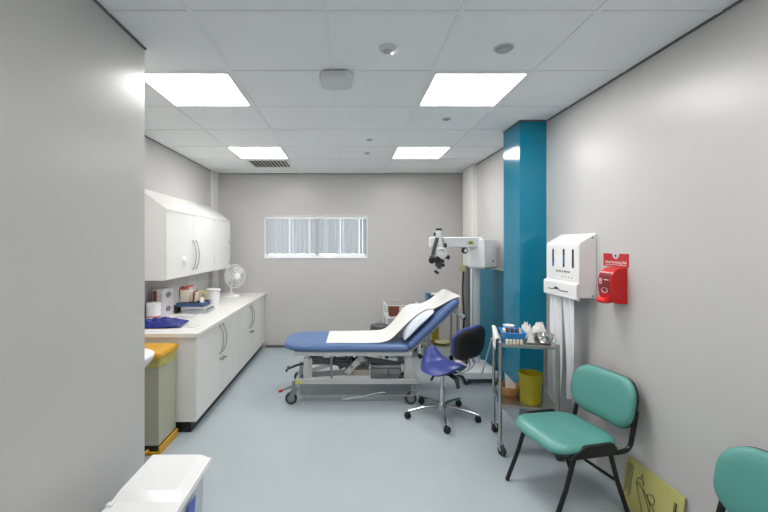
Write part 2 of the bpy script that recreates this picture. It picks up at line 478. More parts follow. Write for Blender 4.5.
t = thing('smoke_detector', 'round detector with a small glowing light, left of the other one', 'smoke detector', (.204, 2.06, ZC-.035))
obj('body', B().lathe([(.028, -.018), (.032, -.016), (.034, -.010), (.043, -.008), (.046, 0)], (.204, 2.06, ZC)), 'ceildev', t)
obj('sensor_cap', B().lathe([(.018, -.024), (.022, -.022), (.024, -.018)], (.204, 2.06, ZC)), 'ceilgrey', t)
obj('indicator', B().sphere((.232, 2.10, ZC-.010), .005), 'led', t)
t = thing('smoke_detector', 'plain grey round detector in front of the near right light panel', 'smoke detector', (.81, 2.06, ZC-.03))
obj('body', B().lathe([(.030, -.018), (.036, -.015), (.038, -.008), (.046, -.006), (.047, 0)], (.81, 2.06, ZC)), 'ceilgrey', t)
obj('base_ring', B().lathe([(.050, -.005), (.052, 0)], (.81, 2.06, ZC)), 'ceildev', t)
for x, y, l in ((.80, 3.23, 'small ceiling sprinkler disc between near right light and teal pillar'),
                (.206, 3.87, 'small ceiling sprinkler disc, nearer of the pair mid ceiling'),
                (.208, 4.44, 'small ceiling sprinkler disc, farther of the pair mid ceiling')):
    o = obj('ceiling_sprinkler', B().lathe([(.012, -.014), (.016, -.010), (.016, -.006), (.032, -.005), (.034, 0)], (x, y, ZC)), 'ceilgrey')
    tag(o, l, 'sprinkler', 'sprinkler discs in the ceiling')
# ------------------------------------------------------------------ cabinets along the left wall
def bow_handle(door, x, y, z0, z1):
    b = B(); n = 12; pts = []
    for k in range(n+1):
        q = k/n; pts.append((x+.006+.034*math.sin(PI*q)**.8, y, z0+(z1-z0)*q))
    b.tube(pts, .0055, 8)
    b.cyl((x, y, z0+.004), (x+.010, y, z0+.004), .008); b.cyl((x, y, z1-.004), (x+.010, y, z1-.004), .008)
    b.box((x, y-.008, z1-.004), (x+.014, y+.008, z1+.010), bev=.002)
    obj('handle', b, 'steel', door)

def base_unit(ya, yb, label, split, end_near, filler):
    t = thing('base_cabinet', label, 'cabinet', (-1.55, (ya+yb)/2, 0), 0, 'floor cabinets under the long worktop')
    c = B().box((-1.90, ya+.001, .09), (-1.226, yb-.001, .758))
    obj('carcass', c, 'white', t)
    obj('plinth', B().box((-1.90, ya+.001, 0), (-1.256, yb-.001, .09)), 'black', t)
    if end_near: obj('end_panel', B().box((-1.90, ya-.018, .09), (-1.208, ya, .758), bev=.0015), 'white', t)
    yy = yb
    if filler: yy = filler; obj('filler_panel', B().box((-1.226, yy+.003, .092), (-1.210, yb-.002, .757), bev=.0015), 'white', t)
    for i, (a, c) in enumerate(((ya, split), (split, yy))):
        d = obj('door', B().box((-1.226, a+.002, .093), (-1.206, c-.002, .756), bev=.002), 'white', t)
        hy = c-.045 if i == 0 else a+.045
        bow_handle(d, -1.206, hy, .475, .735)
        lk = B(); ly = hy+(.012 if i == 0 else -.012)
        lk.cyl((-1.206, ly, .425), (-1.198, ly, .425), .011)
        lk.box((-1.198, ly-.0015, .418), (-1.176, ly+.0015, .432)); lk.cyl((-1.176, ly-.002, .425), (-1.176, ly+.002, .425), .012, seg=14)
        obj('lock', lk, 'steel', d)
    return t
base_unit(3.148, 4.31, 'white double door floor cabinet beside the yellow lidded bin', 3.736, True, None)
base_unit(4.312, 5.72, 'white double door floor cabinet running to the back wall', 4.85, False, 5.46)
wt = B(); wt.box((XL+.002, 3.115, .76), (-1.188, YB-.002, .795), bev=.005)
tag(obj('worktop', wt, 'white'), 'long white worktop over the floor cabinets on the left', 'worktop')

def wall_unit(ya, yb, label, doors):
    t = thing('wall_cabinet', label, 'cabinet', (-1.78, (ya+yb)/2, 1.171), 0, 'white wall cabinets with sloping tops')
    poly = [(XL, ya, 1.171), (-1.656, ya, 1.171), (-1.656, ya, 1.805), (XL, ya, 2.0)]
    obj('carcass', B().prism(poly, (0, yb-ya, 0)), 'white', t)
    top = [(-1.632, ya-.002, 1.801), (-1.632, ya-.002, 1.818), (XL, ya-.002, 2.018), (XL, ya-.002, 1.998), (-1.656, ya-.002, 1.803)]
    obj('sloping_top', B().prism(top, (0, yb-ya+.002, 0)), 'white', t)
    for a, c, hy in doors:
        d = obj('door', B().box((-1.656, a+.002, 1.176), (-1.636, c-.002, 1.800), bev=.002), 'white', t)
        bow_handle(d, -1.636, hy, 1.235, 1.53)
    return t
wall_unit(3.55, 4.81, 'white sloping top wall cabinet with a pair of handles, nearer one', [(3.55, 4.18, 4.145), (4.18, 4.81, 4.225)])
wall_unit(4.813, 5.475, 'white sloping top wall cabinet at the far end above the fan', [(4.813, 5.475, 5.40)])
hk = B(); hk.lathe([(.030, 0), (.030, .012), (.022, .020)], (-1.636, 3.93, 1.345), (1, 0, 0), 24)  # raised round white disc with a short curled tail on the door
hk.tube([(-1.625, 3.925, 1.33), (-1.61, 3.925, 1.31), (-1.605, 3.92, 1.29), (-1.622, 3.915, 1.275)], .004, 8, smooth=3)
tag(obj('round_white_disc', hk, 'plastic'), 'small round white disc on the nearer wall cabinet door', 'hook')

# two notices taped on the wall over the worktop
for ya, yb, za, zb, l in ((4.72, 4.96, .90, 1.13, 'pale grey notice sheet on wall under cabinets, nearer one'),
                         (5.03, 5.36, .92, 1.15, 'pale grey notice sheet on wall behind the fan pole')):
    b = B().box((XL+.0005, ya, za), (XL+.003, yb, zb)); b.mi = 1
    for k in range(7):
        z = zb-.035-.027*k; b.box((XL+.003, ya+.03, z), (XL+.0034, yb-.03-.02*(k % 3), z+.006))
    tag(obj('wall_notice', b, ['notice', 'noticeink']), l, 'notice', 'notices over the worktop')

# ------------------------------------------------------------------ things on the worktop
ZW = .795
b = B(); crumple(b, (-1.625, 3.42, ZW), .40, .28, .062, 4, n=30, th=.002, rot=.12, rough=.5)
tag(obj('plastic_apron_bundle', b, 'bluecloth'), 'crumpled royal blue plastic bundle at the near end of worktop', 'bundle')

t = thing('wipes_tub', 'white round tub with red band beside the blue bundle', 'tub', (-1.815, 3.68, ZW))
obj('tub', B().lathe([(.058, 0), (.062, .004), (.062, .125), (.058, .130)], (-1.815, 3.68, ZW)), 'plastic', t)
obj('lid', B().lathe([(.064, .128), (.065, .150), (.058, .160), (.020, .163)], (-1.815, 3.68, ZW)), 'whitemetal', t)
obj('red_band', B().lathe([(.0625, .030), (.0632, .032), (.0632, .038), (.0625, .040)], (-1.815, 3.68, ZW), cap=False), 'red', t)['label'] = 'red printed band'
def glove_box(z, h, label, m):
    t = thing('glove_box', label, 'box', (-1.825, 3.865, z), 0, 'stacked boxes of gloves')
    obj('carton', B().box((-1.862, 3.74, z), (-1.765, 3.995, z+h), bev=.002), m, t)
    e = B(); ring = [(-1.7645, 3.867+.055*math.cos(2*PI*k/20), z+h*.55+.026*math.sin(2*PI*k/20)) for k in range(20)]
    e.prism(ring, (.001, 0, 0)); obj('opening', e, 'greyink', t)
    obj('printed_end', B().box((-1.856, 3.739, z+.006), (-1.815, 3.7399, z+h-.008)), 'brown', t)
glove_box(ZW, .135, 'lower printed glove box of the pair stacked by the blue bundle', 'lilac')
glove_box(ZW+.1355, .135, 'upper printed glove box of the stacked pair', 'lilac')

def tray(b, x0, y0, x1, y1, z0, z1, th=.003, fl=.012):
    cx, cy = (x0+x1)/2, (y0+y1)/2; w_, d_ = x1-x0, y1-y0
    b.pad(w_, d_, .02, [(fl+.004, z0+th), (fl+.004, z0), (fl, z0), (0, z1-.003), (-.004, z1-.003), (-.004, z1), (.002, z1), (fl+.002, z0+th), (fl+.006, z0+th)], mx=Matrix.Translation((cx, cy, 0)))
    return b
o = obj('instrument_tray', tray(B(), -1.70, 4.0, -1.43, 4.25, ZW, ZW+.035), 'translucent'); tag(o, 'frosted shallow tray at the bottom of the worktop tray pile', 'tray', 'tray pile on the worktop')
o = obj('instrument_tray', tray(B(), -1.69, 4.005, -1.44, 4.245, ZW+.0352, ZW+.068), 'plastic'); tag(o, 'white shallow tray between the blue tray and the frosted one', 'tray', 'tray pile on the worktop')
zt = ZW+.0685
b = B(); b.box((-1.735, 3.985, zt), (-1.475, 4.225, zt+.040), bev=.006); b.box((-1.74, 3.98, zt+.030), (-1.47, 4.23, zt+.040), bev=.003)
tag(obj('lidded_tray', b, 'navytray'), 'slate blue lidded tray on top of the worktop tray pile', 'tray', 'tray pile on the worktop')
zt += .0405
t = thing('dressing_carton', 'white carton with red flap standing on the slate blue tray', 'box', (-1.68, 4.09, zt))
obj('carton', B().box((-1.725, 4.05, zt), (-1.635, 4.16, zt+.125), bev=.002), 'card', t)
obj('flap', B().prism([(-1.73, 4.045, zt+.125), (-1.63, 4.045, zt+.155), (-1.63, 4.045, zt+.172), (-1.73, 4.045, zt+.145)], (0, .11, 0)), 'red', t)['label'] = 'raised red flap'
obj('strap', B().tube([(-1.731, 4.06, zt+.02), (-1.737, 4.06, zt+.10), (-1.728, 4.06, zt+.145), (-1.69, 4.06, zt+.16)], .005, 8, smooth=4), 'black', t)
for k, (x, y, m, h, l) in enumerate(((-1.615, 4.10, 'pink', .105, 'pale pink envelope packet nearest the red flap carton'),
                                     (-1.597, 4.12, 'brown', .115, 'brown edged packet between two pale packets'),
                                     (-1.580, 4.11, 'card', .10, 'cream packet leaning next to the tape roll'))):
    mx = Matrix.Translation((x, y, zt)) @ Matrix.Rotation(.08, 4, 'Y')
    tag(obj('paper_packet', B().box((-.006, -.05, 0), (.006, .05, h), bev=.002, mx=mx), m), l, 'packet', 'packets standing on the slate blue tray')
b = B(); b.lathe([(.022, -.014), (.052, -.014), (.055, -.010), (.055, .010), (.052, .014), (.022, .014), (.022, -.014)], (-1.535, 4.165, zt+.0552), (.35, -.93, 0), 32, cap=False)
tag(obj('tape_roll', b, 'tan'), 'tan roll of tape standing upright on the slate blue tray', 'tape')
mx = Matrix.Translation((-1.492, 4.028, zt)) @ Matrix.Rotation(-.1, 4, 'Y')
tag(obj('paper_packet', B().box((-.013, -.03, 0), (.013, .03, .05), bev=.003, mx=mx), 'paper'), 'small white packet right of the tan tape roll', 'packet', 'packets standing on the slate blue tray')
tag(obj('small_box', B().box((-1.80, 4.01, ZW), (-1.745, 4.12, ZW+.075), bev=.004), 'dkgreen'), 'dark green box between glove boxes and tray pile', 'box')
tag(obj('paper_sheet', B().sheet(lambda u, v: (-1.68+.18*u+.02*v, 3.80+.17*v, ZW+.003+.004*math.sin(3*u+2*v)), 6, 6, .001), 'notice'), 'grey paper sheet lying in front of the tray pile', 'paper')
t = thing('storage_tub', 'white plastic tub with wide rim next to the fan', 'tub', (-1.585, 4.64, ZW))
obj('tub', B().lathe([(.055, 0), (.060, .003), (.072, .165), (.070, .165), (.058, .006)], (-1.585, 4.64, ZW)), 'plastic', t)
obj('lid', B().lathe([(.078, .160), (.082, .163), (.082, .176), (.076, .180), (.01, .182)], (-1.585, 4.64, ZW)), 'whitemetal', t)
# forceps and wrapped packet near the front edge
t = thing('forceps', 'small steel forceps by the worktop front edge', 'forceps', (-1.44, 3.38, ZW))
for s in (-1, 1):
    obj('arm', B().tube([(-1.51, 3.345+.006*s, ZW+.004), (-1.46, 3.365+.012*s, ZW+.006), (-1.41, 3.385+.010*s, ZW+.006), (-1.37, 3.40+.002*s, ZW+.004)], .003, 8, smooth=4), 'steel', t)
obj('pivot', B().cyl((-1.50, 3.352, ZW+.001), (-1.50, 3.352, ZW+.010), .006), 'steel', t)
b = B(); crumple(b, (-1.335, 3.36, ZW), .10, .07, .018, 9, n=10)
tag(obj('wrapped_swab', b, 'clear'), 'crumpled clear wrapper at the worktop front edge', 'wrapper')

# desk fan
t = thing('desk_fan', 'white desk fan on the far end of the worktop', 'fan', (-1.578, 5.32, ZW))
fa = Vector((.76, -.65, .05)).normalized(); fc = Vector((-1.512, 5.27, 1.07))
obj('base', B().lathe([(.112, 0), (.116, .008), (.105, .022), (.05, .034), (.03, .05)], (-1.578, 5.32, ZW)), 'plastic', t)
obj('pole', B().tube([(-1.578, 5.32, ZW+.03), (-1.578, 5.32, .96), (-1.56, 5.325, 1.06)], .013, 12), 'plastic', t)
obj('motor', B().lathe([(.02, -.15), (.045, -.14), (.052, -.09), (.045, -.045), (.02, -.04)], fc, fa), 'plastic', t)
obj('control_knob', B().cyl((-1.545, 5.26, ZW+.018), (-1.545, 5.26, ZW+.032), .012), 'whitemetal', t)
side = fa.cross(Vector((0, 0, 1))).normalized(); up = side.cross(fa)
g = B()
for rr, off in ((.155, 0), (.150, .018), (.115, .040), (.150, -.02), (.07, .047)):
    g.tube([fc+fa*off+side*(rr*math.cos(2*PI*k/40))+up*(rr*math.sin(2*PI*k/40)) for k in range(41)], .0022 if rr < .155 else .0045, 6)
for k in range(26):
    a = 2*PI*k/26; d = side*math.cos(a)+up*math.sin(a); d2 = side*math.cos(a+.25)+up*math.sin(a+.25)
    g.tube([fc+fa*.050+d*.04, fc+fa*.040+d2*.115, fc+fa*.018+d2*.15, fc+d2*.155, fc-fa*.02+d2*.15, fc-fa*.045+d*.05], .0009, 4)
obj('grille', g, 'wire', t)
obj('grille_badge', B().lathe([(.044, .047), (.044, .053), (.036, .058), (.01, .060)], fc, fa), 'plastic', t)
for k in range(3):
    a0 = 2*PI*k/3
    def fn(u, v, a0=a0):
        r = .025+.115*u; a = a0+(v-.5)*(1.5-.25*u)
        d = side*math.cos(a)+up*math.sin(a); return fc+d*r+fa*(.018*(v-.5)*1.4)
    obj('blade', B().sheet(fn, 8, 8, .002), 'fanblade', t)

# ------------------------------------------------------------------ sink, bins
t = thing('wash_basin', 'white wash basin edge peeking out past the grey partition', 'sink', (-1.42, 2.25, .72))
SX, SY = -1.415, 2.2605
o_ = B().pad(.52, .39, .13, [(.10, .755), (.05, .765), (.012, .81), (0, .838), (.004, .85), (.012, .855), (.045, .853), (.06, .845), (.08, .79), (.14, .775)], mx=Matrix.Translation((SX, SY, 0)))
obj('bowl', o_, 'plastic', t)
tb = B().tube([(SX, YP+.035, .853), (SX, YP+.035, .95), (SX, YP+.06, .985), (SX, YP+.13, .97), (SX, YP+.15, .94)], .011, 12, smooth=4)
tb.cyl((SX+.05, YP+.04, .853), (SX+.05, YP+.04, .90), .012)
obj('tap', tb, 'chrome', t)
obj('waste_pipe', B().tube([(SX, SY, .757), (SX, SY, .62), (SX, SY-.1, .60), (SX, YP+.002, .60)], .018, 12), 'plastic', t)

t = thing('clinical_waste_bin', 'sage grey pedal bin with yellow lid beside the floor cabinet', 'bin', (-1.53, 2.95, 0))
obj('body', B().box((-1.70, 2.815, .06), (-1.352, 3.095, .672), bev=.006), 'bingrey', t)
ln = B().pad(.356, .288, .012, [(0, .0), (-.001, .01), (-.004, .045), (-.001, .060), (.004, .06), (.006, 0)], mx=Matrix.Translation((-1.526, 2.955, .622)))
ln.mi = 0
ln.sheet(lambda u, v: (-1.345+.004*math.sin(9*u), 2.83+.24*u, .640-.035*(1-abs(2*u-1))*(1-v)+.045*v), 10, 3, .001)
obj('bin_liner', ln, 'liner', t)['label'] = 'pale yellow bin liner folded over the rim'
obj('lid', B().pad(.372, .310, .015, [(.0, .684), (-.004, .69), (-.004, .708), (.004, .722), (.03, .730), (.10, .732)], mx=Matrix.Translation((-1.522, 2.95, 0))), 'yellow', t)
fb = B(); fb.box((-1.712, 2.80, .0), (-1.338, 3.105, .022), bev=.006); fb.box((-1.352, 2.80, .022), (-1.338, 3.105, .056), bev=.004)
obj('foot_frame', fb, 'yellow', t)
obj('kick_plate', B().box((-1.69, 2.812, .022), (-1.356, 3.095, .06)), 'black', t)
obj('pedal', B().tube([(-1.66, 2.80, .035), (-1.64, 2.755, .03), (-1.44, 2.755, .03), (-1.42, 2.80, .035)], .011, 10), 'yellow', t)

def rr4(x0, x1, y0, y1, z): return [(x0, y0, z), (x1, y0, z), (x1, y1, z), (x0, y1, z)]
t = thing('storage_bin', 'white lidded bin in the near left corner of the picture', 'bin', (-.785, 1.66, 0))
mx = Matrix.Translation((-.785, 1.66, 0))
obj('body', B().pad(.262, .372, .03, [(.035, 0), (.03, .004), (.012, .475), (.012, .484), (.018, .484), (.034, .01)], mx=mx), 'translucent', t)
ld = B(); ld.pad(.284, .394, .007, [(.012, .474), (0, .474), (0, .494), (.003, .4985), (.010, .500), (.06, .500)], mx=mx)
lid = obj('lid', ld, 'plastic', t)
pn = B(); pn.loft([rr4(-.920, -.652, 1.530, 1.850, .4995), rr4(-.912, -.685, 1.572, 1.842, .518), rr4(-.905, -.692, 1.58, 1.836, .519)])
obj('raised_panel', pn, 'plastic', lid)
obj('hinge_clip', B().box((-.926, 1.50, .4995), (-.900, 1.524, .507), bev=.003), 'whitemetal', lid)
st = B()
st.prism([(-.6665, 1.62, .30), (-.6665, 1.70, .30), (-.6585, 1.70, .42), (-.6585, 1.62, .42)], (.0015, 0, 0))
obj('sticker', st, 'bluelabel', t)['label'] = 'blue printed sticker'

# ------------------------------------------------------------------ examination couch
Y0, Y1 = 3.69, 4.31; YM = (Y0+Y1)/2
t = couch = thing('examination_couch', 'blue padded examination couch with raised backrest on grey wheeled frame', 'couch', (.05, YM, 0))
def edge(h0, h1, r=.02):
    return [(r*1.1, h0), (r*.35, h0+r*.3), (0, h0+r*1.1), (0, h1-r*1.4), (r*.25, h1-r*.55), (r*.8, h1-r*.12), (r*1.9, h1), (r*5, h1+.002)]
# the foot end is rounded in plan
def footend(p):
    x = p.x; 
    if x < -.43:
        q = (-.43-x)/.19; k = 1-.42*q**2.2
        return Vector((x, YM+(p.y)*k, p.z))
    return Vector((x, YM+p.y, p.z))
pd = B()
loops = []
def outline(ins):
    pts = []; hw = .31-ins; xl = -.630+ins; xr = .572-ins; rl = .20; rr = .03
    for cx, cy, a0, r in ((xr-rr, hw-rr, 0, rr), (xl+rl, hw-rl, PI/2, rl), (xl+rl, -hw+rl, PI, rl), (xr-rr, -hw+rr, 1.5*PI, rr)):
        for k in range(9): a = a0+PI/2*k/8; pts.append((cx+r*math.cos(a), YM+cy+r*math.sin(a)))
    return pts
for ins, h in edge(.49, .553, .022)[:-1]: loops.append([(x, y, h) for x, y in outline(ins)])
loops += [[(x, y, .553+.002*k/6) for x, y in outline(.03+.012*k)] for k in range(1, 6)]
pd.loft(loops)
obj('seat_section', pd, 'couch', t)
ub = Vector((.719, 0, .695)); nb = Vector((-.695, 0, .719)); Pb = Vector((.582, YM, .495))
mb = frame(Pb+ub*.33, ub, (0, 1, 0), nb)
obj('backrest', B().pad(.66, .62, .05, edge(0, .062, .02), mx=mb), 'couch', t)
# frame
f = B()
for y in (Y0+.035, Y1-.035): f.box((-.52, y-.015, .448), (.60, y+.015, .488), bev=.003)
for x in (-.50, -.1, .25, .58): f.box((x-.018, Y0+.05, .455), (x+.018, Y1-.05, .485), bev=.003)
obj('top_frame', f, 'grey', t)
f = B()
for y in (Y0+.012, Y1-.012): f.box((-.50, y-.018, .192), (.665, y+.018, .236), bev=.004)
for x in (-.48, .645): f.box((x-.018, Y0+.03, .194), (x+.018, Y1-.03, .232), bev=.003)
obj('base_frame', f, 'grey', t)
for y in (Y0+.05, Y1-.05):
    f = B()
    f.prism([(-.43, y-.012, .236), (-.365, y-.012, .236), (-.375, y-.012, .43), (-.42, y-.012, .43)], (0, .024, 0))
    f.box((-.368, y-.010, .236), (-.345, y+.010, .42), bev=.002)
    obj('foot_upright', f, 'grey', t)
for y in (Y0+.05, Y1-.05):
    f = B()
    f.prism([(.525, y-.014, .236), (.655, y-.014, .236), (.60, y-.014, .36), (.592, y-.014, .50), (.535, y-.014, .50)], (0, .028, 0))
    obj('head_upright', f, 'grey', t)
def bar(b, p0, p1, hw, ht, y0, y1):
    d = Vector((p1[0]-p0[0], 0, p1[1]-p0[1])).normalized(); nrm = Vector((-d.z, 0, d.x))
    a = Vector((p0[0], y0, p0[1])); c = Vector((p1[0], y0, p1[1]))
    return b.prism([a-nrm*hw, c-nrm*hw, c+nrm*ht, a+nrm*ht], (0, y1-y0, 0))
for y in (Y0+.075, Y1-.095):
    obj('lift_arm', bar(B(), (-.36, .415), (.03, .335), .024, .024, y, y+.02), 'darkgrey', t)
    obj('lift_arm', bar(B(), (-.39, .27), (-.17, .345), .018, .018, y+.022, y+.04), 'grey', t)
    obj('lift_arm', bar(B(), (-.39, .255), (.05, .285), .03, .02, y+.005, y+.02), 'midgrey', t)
    obj('lift_arm', bar(B(), (.16, .40), (.50, .345), .026, .026, y, y+.02), 'darkgrey', t)
    obj('lift_arm', bar(B(), (-.02, .265), (.135, .44), .026, .026, y-.015, y+.003), 'grey', t)
f = B()
for x, z in ((-.02, .27), (.03, .335), (-.36, .415), (.135, .44), (.16, .40)):
    f.cyl((x, Y0+.045, z), (x, Y1-.06, z), .014)
obj('lift_axle', f, 'midgrey', t)
ac = B(); ac.cyl((-.10, YM, .26), (.06, YM, .33), .032); ac.cyl((.06, YM, .33), (.22, YM, .44), .016)
obj('actuator', ac, 'darkgrey', t)
obj('control_box', B().box((.215, Y0+.05, .238), (.50, Y0+.20, .345), bev=.006).box((.205, Y0+.045, .245), (.25, Y0+.06, .335), bev=.003), 'midgrey', t)
obj('battery_box', B().box((-.03, Y0+.10, .237), (.20, Y0+.26, .292), bev=.006), 'beige', t)
rl = B().tube([(.21, Y0+.012, .336), (.47, Y0+.012, .336), (.492, Y0+.012, .325), (.492, Y0+.012, .275), (.47, Y0+.012, .25), (.21, Y0+.012, .25)], .007, 8)
rl.cyl((.375, Y0+.012, .25), (.375, Y0+.012, .336), .006); rl.cyl((.47, Y0+.012, .336), (.47, Y0+.06, .336), .006); rl.cyl((.23, Y0+.012, .336), (.23, Y0+.06, .336), .006)
rl.box((.22, Y0+.004, .330), (.275, Y0+.02, .343), bev=.002)
obj('handset_rail', rl, 'darkgrey', t)
ft = B().tube([(-.44, Y0+.01, .195), (-.44, Y0-.012, .10), (-.42, Y0-.015, .088), (.60, Y0-.015, .088), (.625, Y0-.015, .10), (.63, Y0+.01, .195)], .008, 8)
obj('foot_bar', ft, 'midgrey', t)
for x, m in ((-.20, 'whitemetal'), (-.13, 'darkgrey')):
    pass
hb = B().tube([(-.16, Y0+.03, .455), (-.16, Y0+.02, .25), (-.155, Y0+.03, .24)], .010, 8)
obj('gas_strut', hb, 'midgrey', t)
dk = B().tube([(-.13, Y0+.03, .452), (-.12, Y0+.025, .405), (-.06, Y0+.025, .40), (0, Y0+.03, .405)], .008, 8, smooth=3).cyl((-.02, Y0+.03, .40), (-.02, Y0+.03, .45), .007)
obj('release_lever', dk, 'black', t)
pdl = B().tube([(-.44, YM, .29), (-.52, YM, .275), (-.62, YM, .235)], .012, 8).cyl((-.62, YM-.05, .232), (-.62, YM+.08, .232), .013)
obj('height_pedal', pdl, 'darkgrey', t)
obj('mains_lead', B().tube([(.34, Y0-.02, .125), (.24, Y0-.02, .11), (.14, Y0-.02, .085), (.05, Y0-.02, .075), (-.05, Y0-.02, .05)], .0035, 6, smooth=4), 'plastic', t)['label'] = 'thin white lead'
# roll holder at the head end
for s in (-1, 1):
    rh = B().tube([Pb+ub*.56+nb*-.01+Vector((0, .22*s, 0)), (1.06, YM+.22*s, .83), (1.10, YM+.22*s, .80)], .022, 10)
    if s < 0: rh.box((1.005, YM-.245, .835), (1.05, YM-.20, .89), bev=.004)
    br = obj('roll_bracket', rh, 'grey', t)
    obj('bracket_tip', B().cyl((1.085, YM+.22*s, .81), (1.115, YM+.22*s, .785), .018), 'black', br)
    obj('backrest_frame', B().box((0, -.015, -.03), (.56, .015, -.002), mx=frame(Pb+Vector((0, .235*s, 0)), ub, (0, 1, 0), nb)), 'grey', t)
# castors
def couch_castor(x, y, sgn, red):
    f = B(); f.cyl((x, y, .13), (x, y, .215), .017)
    for s in (-1, 1): f.prism([(x+.035, y+s*.024-.003, .125), (x-.02, y+s*.024-.003, .135), (x-.045, y+s*.024-.003, .05), (x-.02, y+s*.024-.003, .04)], (0, .006, 0))
    f.box((x-.025, y-.027, .122), (x+.035, y+.027, .138), bev=.004)
    c = obj('castor', f, 'midgrey', couch)
    wx = x-.022
    wl = B().lathe([(.036, -.017), (.052, -.014), (.056, -.006), (.056, .006), (.052, .014), (.036, .017)], (wx, y, .056), (0, 1, 0), 28)
    obj('tyre', wl, 'rubber', c)
    obj('wheel_disc', B().lathe([(.012, -.021), (.034, -.018), (.034, .018), (.012, .021)], (wx, y, .056), (0, 1, 0), 24), 'midgrey', c)
    if red:
        p = B().tube([(x-.02, y, .165), (x-.07, y, .145), (x-.10, y, .135)], .011, 8); obj('brake_lever', p, 'midgrey', c)
        obj('brake_tip', B().tube([(x-.10, y-.015, .134), (x-.135, y-.015, .122)], [.014, .012], 10), 'red', c)['label'] = 'red brake tip'
couch_castor(-.515, Y0+.012, 1, True); couch_castor(-.515, Y1-.012, 1, False)
couch_castor(.604, Y0+.012, 1, False); couch_castor(.63, Y1-.012, 1, False)
obj('frame_cap', B().cyl((-.465, Y0-.02, .214), (-.465, Y0-.004, .214), .020), 'capyellow', couch)['label'] = 'yellow end cap'

# pillow on the backrest, under the paper
def pillow_pt(u, v, sgn):
    s_ = 2*u-1; q = 2*v-1
    h = .060*max(0, 1-abs(s_)**2.4)**.6*max(0, 1-abs(q)**3.2)**.55
    h *= 1+.06*mnoise.noise(Vector((u*5, v*5, 3)))
    k = 1-.08*s_*s_*abs(q)
    return Pb+ub*(.225+.205*s_*(1-.06*q*q))+Vector((0, -.040+.252*q*k, 0))+nb*(.070+.046*(1-.25*abs(s_))+sgn*h*(1-.15*max(0, s_) if sgn > 0 else .58))
pb = B()
n1, n2 = 20, 22; loops = []
vs = []; fs = []
for sgn in (1, -1):
    for j in range(n2+1):
        for i in range(n1+1): vs.append(pillow_pt(i/n1, j/n2, sgn))
K = (n1+1)*(n2+1)
for j in range(n2):
    for i in range(n1):
        a = j*(n1+1)+i; fs.append([a, a+1, a+n1+2, a+n1+1]); fs.append([K+a, K+a+n1+1, K+a+n1+2, K+a+1])
pb.faces(vs, fs)
bmesh.ops.remove_doubles(pb.bm, verts=pb.bm.verts, dist=.0008)
pill = BVHTree.FromBMesh(pb.bm)
tag(obj('pillow', pb, 'pillow', ang=80), 'white pillow on the couch backrest, half under the paper', 'pillow')
# paper couch roll
prof = catmull([Vector(p) for p in ((-.215, 0, .557), (-.10, 0, .558), (.05, 0, .558), (.20, 0, .560), (.32, 0, .566), (.40, 0, .592), (.48, 0, .665), (.545, 0, .745), (.595, 0, .800), (.65, 0, .838), (.72, 0, .852), (.80, 0, .862), (.90, 0, .918), (.975, 0, .978), (1.03, 0, 1.010), (1.065, 0, 1.002))], 5)
cum = [0]
for i in range(1, len(prof)): cum.append(cum[-1]+(prof[i]-prof[i-1]).length)
def pp(s):
    s *= cum[-1]
    for i in range(1, len(cum)):
        if cum[i] >= s-1e-9:
            k = (s-cum[i-1])/max(cum[i]-cum[i-1], 1e-9); return prof[i-1].lerp(prof[i], k)
    return prof[-1]
def ynear(x):
    keys = [(-.3, 3.765), (.30, 3.76), (.42, 3.765), (.55, 3.80), (.70, 3.825), (.83, 3.82), (.92, 3.78), (1.0, 3.71), (1.1, 3.69)]
    for (a, ya), (c, yc) in zip(keys, keys[1:]):
        if x <= c: return ya+(yc-ya)*(x-a)/(c-a)
    return 3.69
def paper(u, v):
    p = pp(u); yn = ynear(p.x); yf = 4.285
    wv = .004*math.sin(17*u+3*v)*math.sin(7*v+2*u)*(1 if p.x > .25 else .15)
    sag = .038*math.exp(-((p.x-.64)/.13)**2)*(1-v)**3
    x, y, z = p.x+(.010*v if u < .05 else 0), yn+(yf-yn)*v, p.z+wv-sag
    bz = .495+.062*1.39+(x-.582)*.9666                    # never below the backrest or the pillow
    if .56 < x < .97: z = max(z, bz+.004)
    best = 0
    for ox, oy in ((0, 0), (.012, 0), (-.012, 0), (0, .012), (0, -.012)):
        hit = pill.ray_cast(Vector((x+ox, y+oy, 2)), Vector((0, 0, -1)))[0]
        if hit: best = max(best, hit.z)
    return (x, y, max(z, best+.007) if best else z)
tag(obj('couch_roll_paper', B().sheet(paper, 70, 12, .0016), 'paper', ang=80), 'white paper sheet spread over the blue couch and pillow', 'paper')
# ------------------------------------------------------------------ violet saddle stool
SCX, SCY = .815, 3.44
fx, fy = -.50, .866                                  # the way the sitter faces
t = stool = thing('saddle_stool', 'violet blue saddle stool with dark backrest and chrome star base', 'stool', (SCX, SCY, 0), math.atan2(fx, -fy)*-1 if False else 0)
F = Vector((fx, fy, 0)); S = Vector((fy, -fx, 0))      # forward, sideways
O = Vector((SCX, SCY, 0)); OS = O+Vector((.022, 0, .012))
def seat_pt(u, v, top):
    a = 2*PI*u; r = v
    ex = .205*abs(math.cos(a))**.85*(1 if math.cos(a) >= 0 else -1)*r
    ey = .185*abs(math.sin(a))**.85*(1 if math.sin(a) >= 0 else -1)*r
    fwd = ex/.205; sd = ey/.185
    h = .480+.105*math.exp(-((fwd-.85)/.42)**2)*math.exp(-(sd/.42)**2)+.018*max(0, -fwd)**2-.075*abs(sd)**1.7-.02*max(0, fwd)*abs(sd)
    drop = (1-r**7)
    th = .062
    if top: z = h-.022*(r**6)
    else: z = h-th*(.35+.65*min(1, (1-r)*5))
    return OS+F*ex+S*ey+Vector((0, 0, z))
b = B(); n = 40
loops = [[seat_pt(k/n, v, True) for k in range(n)] for v in (.02, .2, .4, .6, .75, .87, .95, .99, 1.0)]
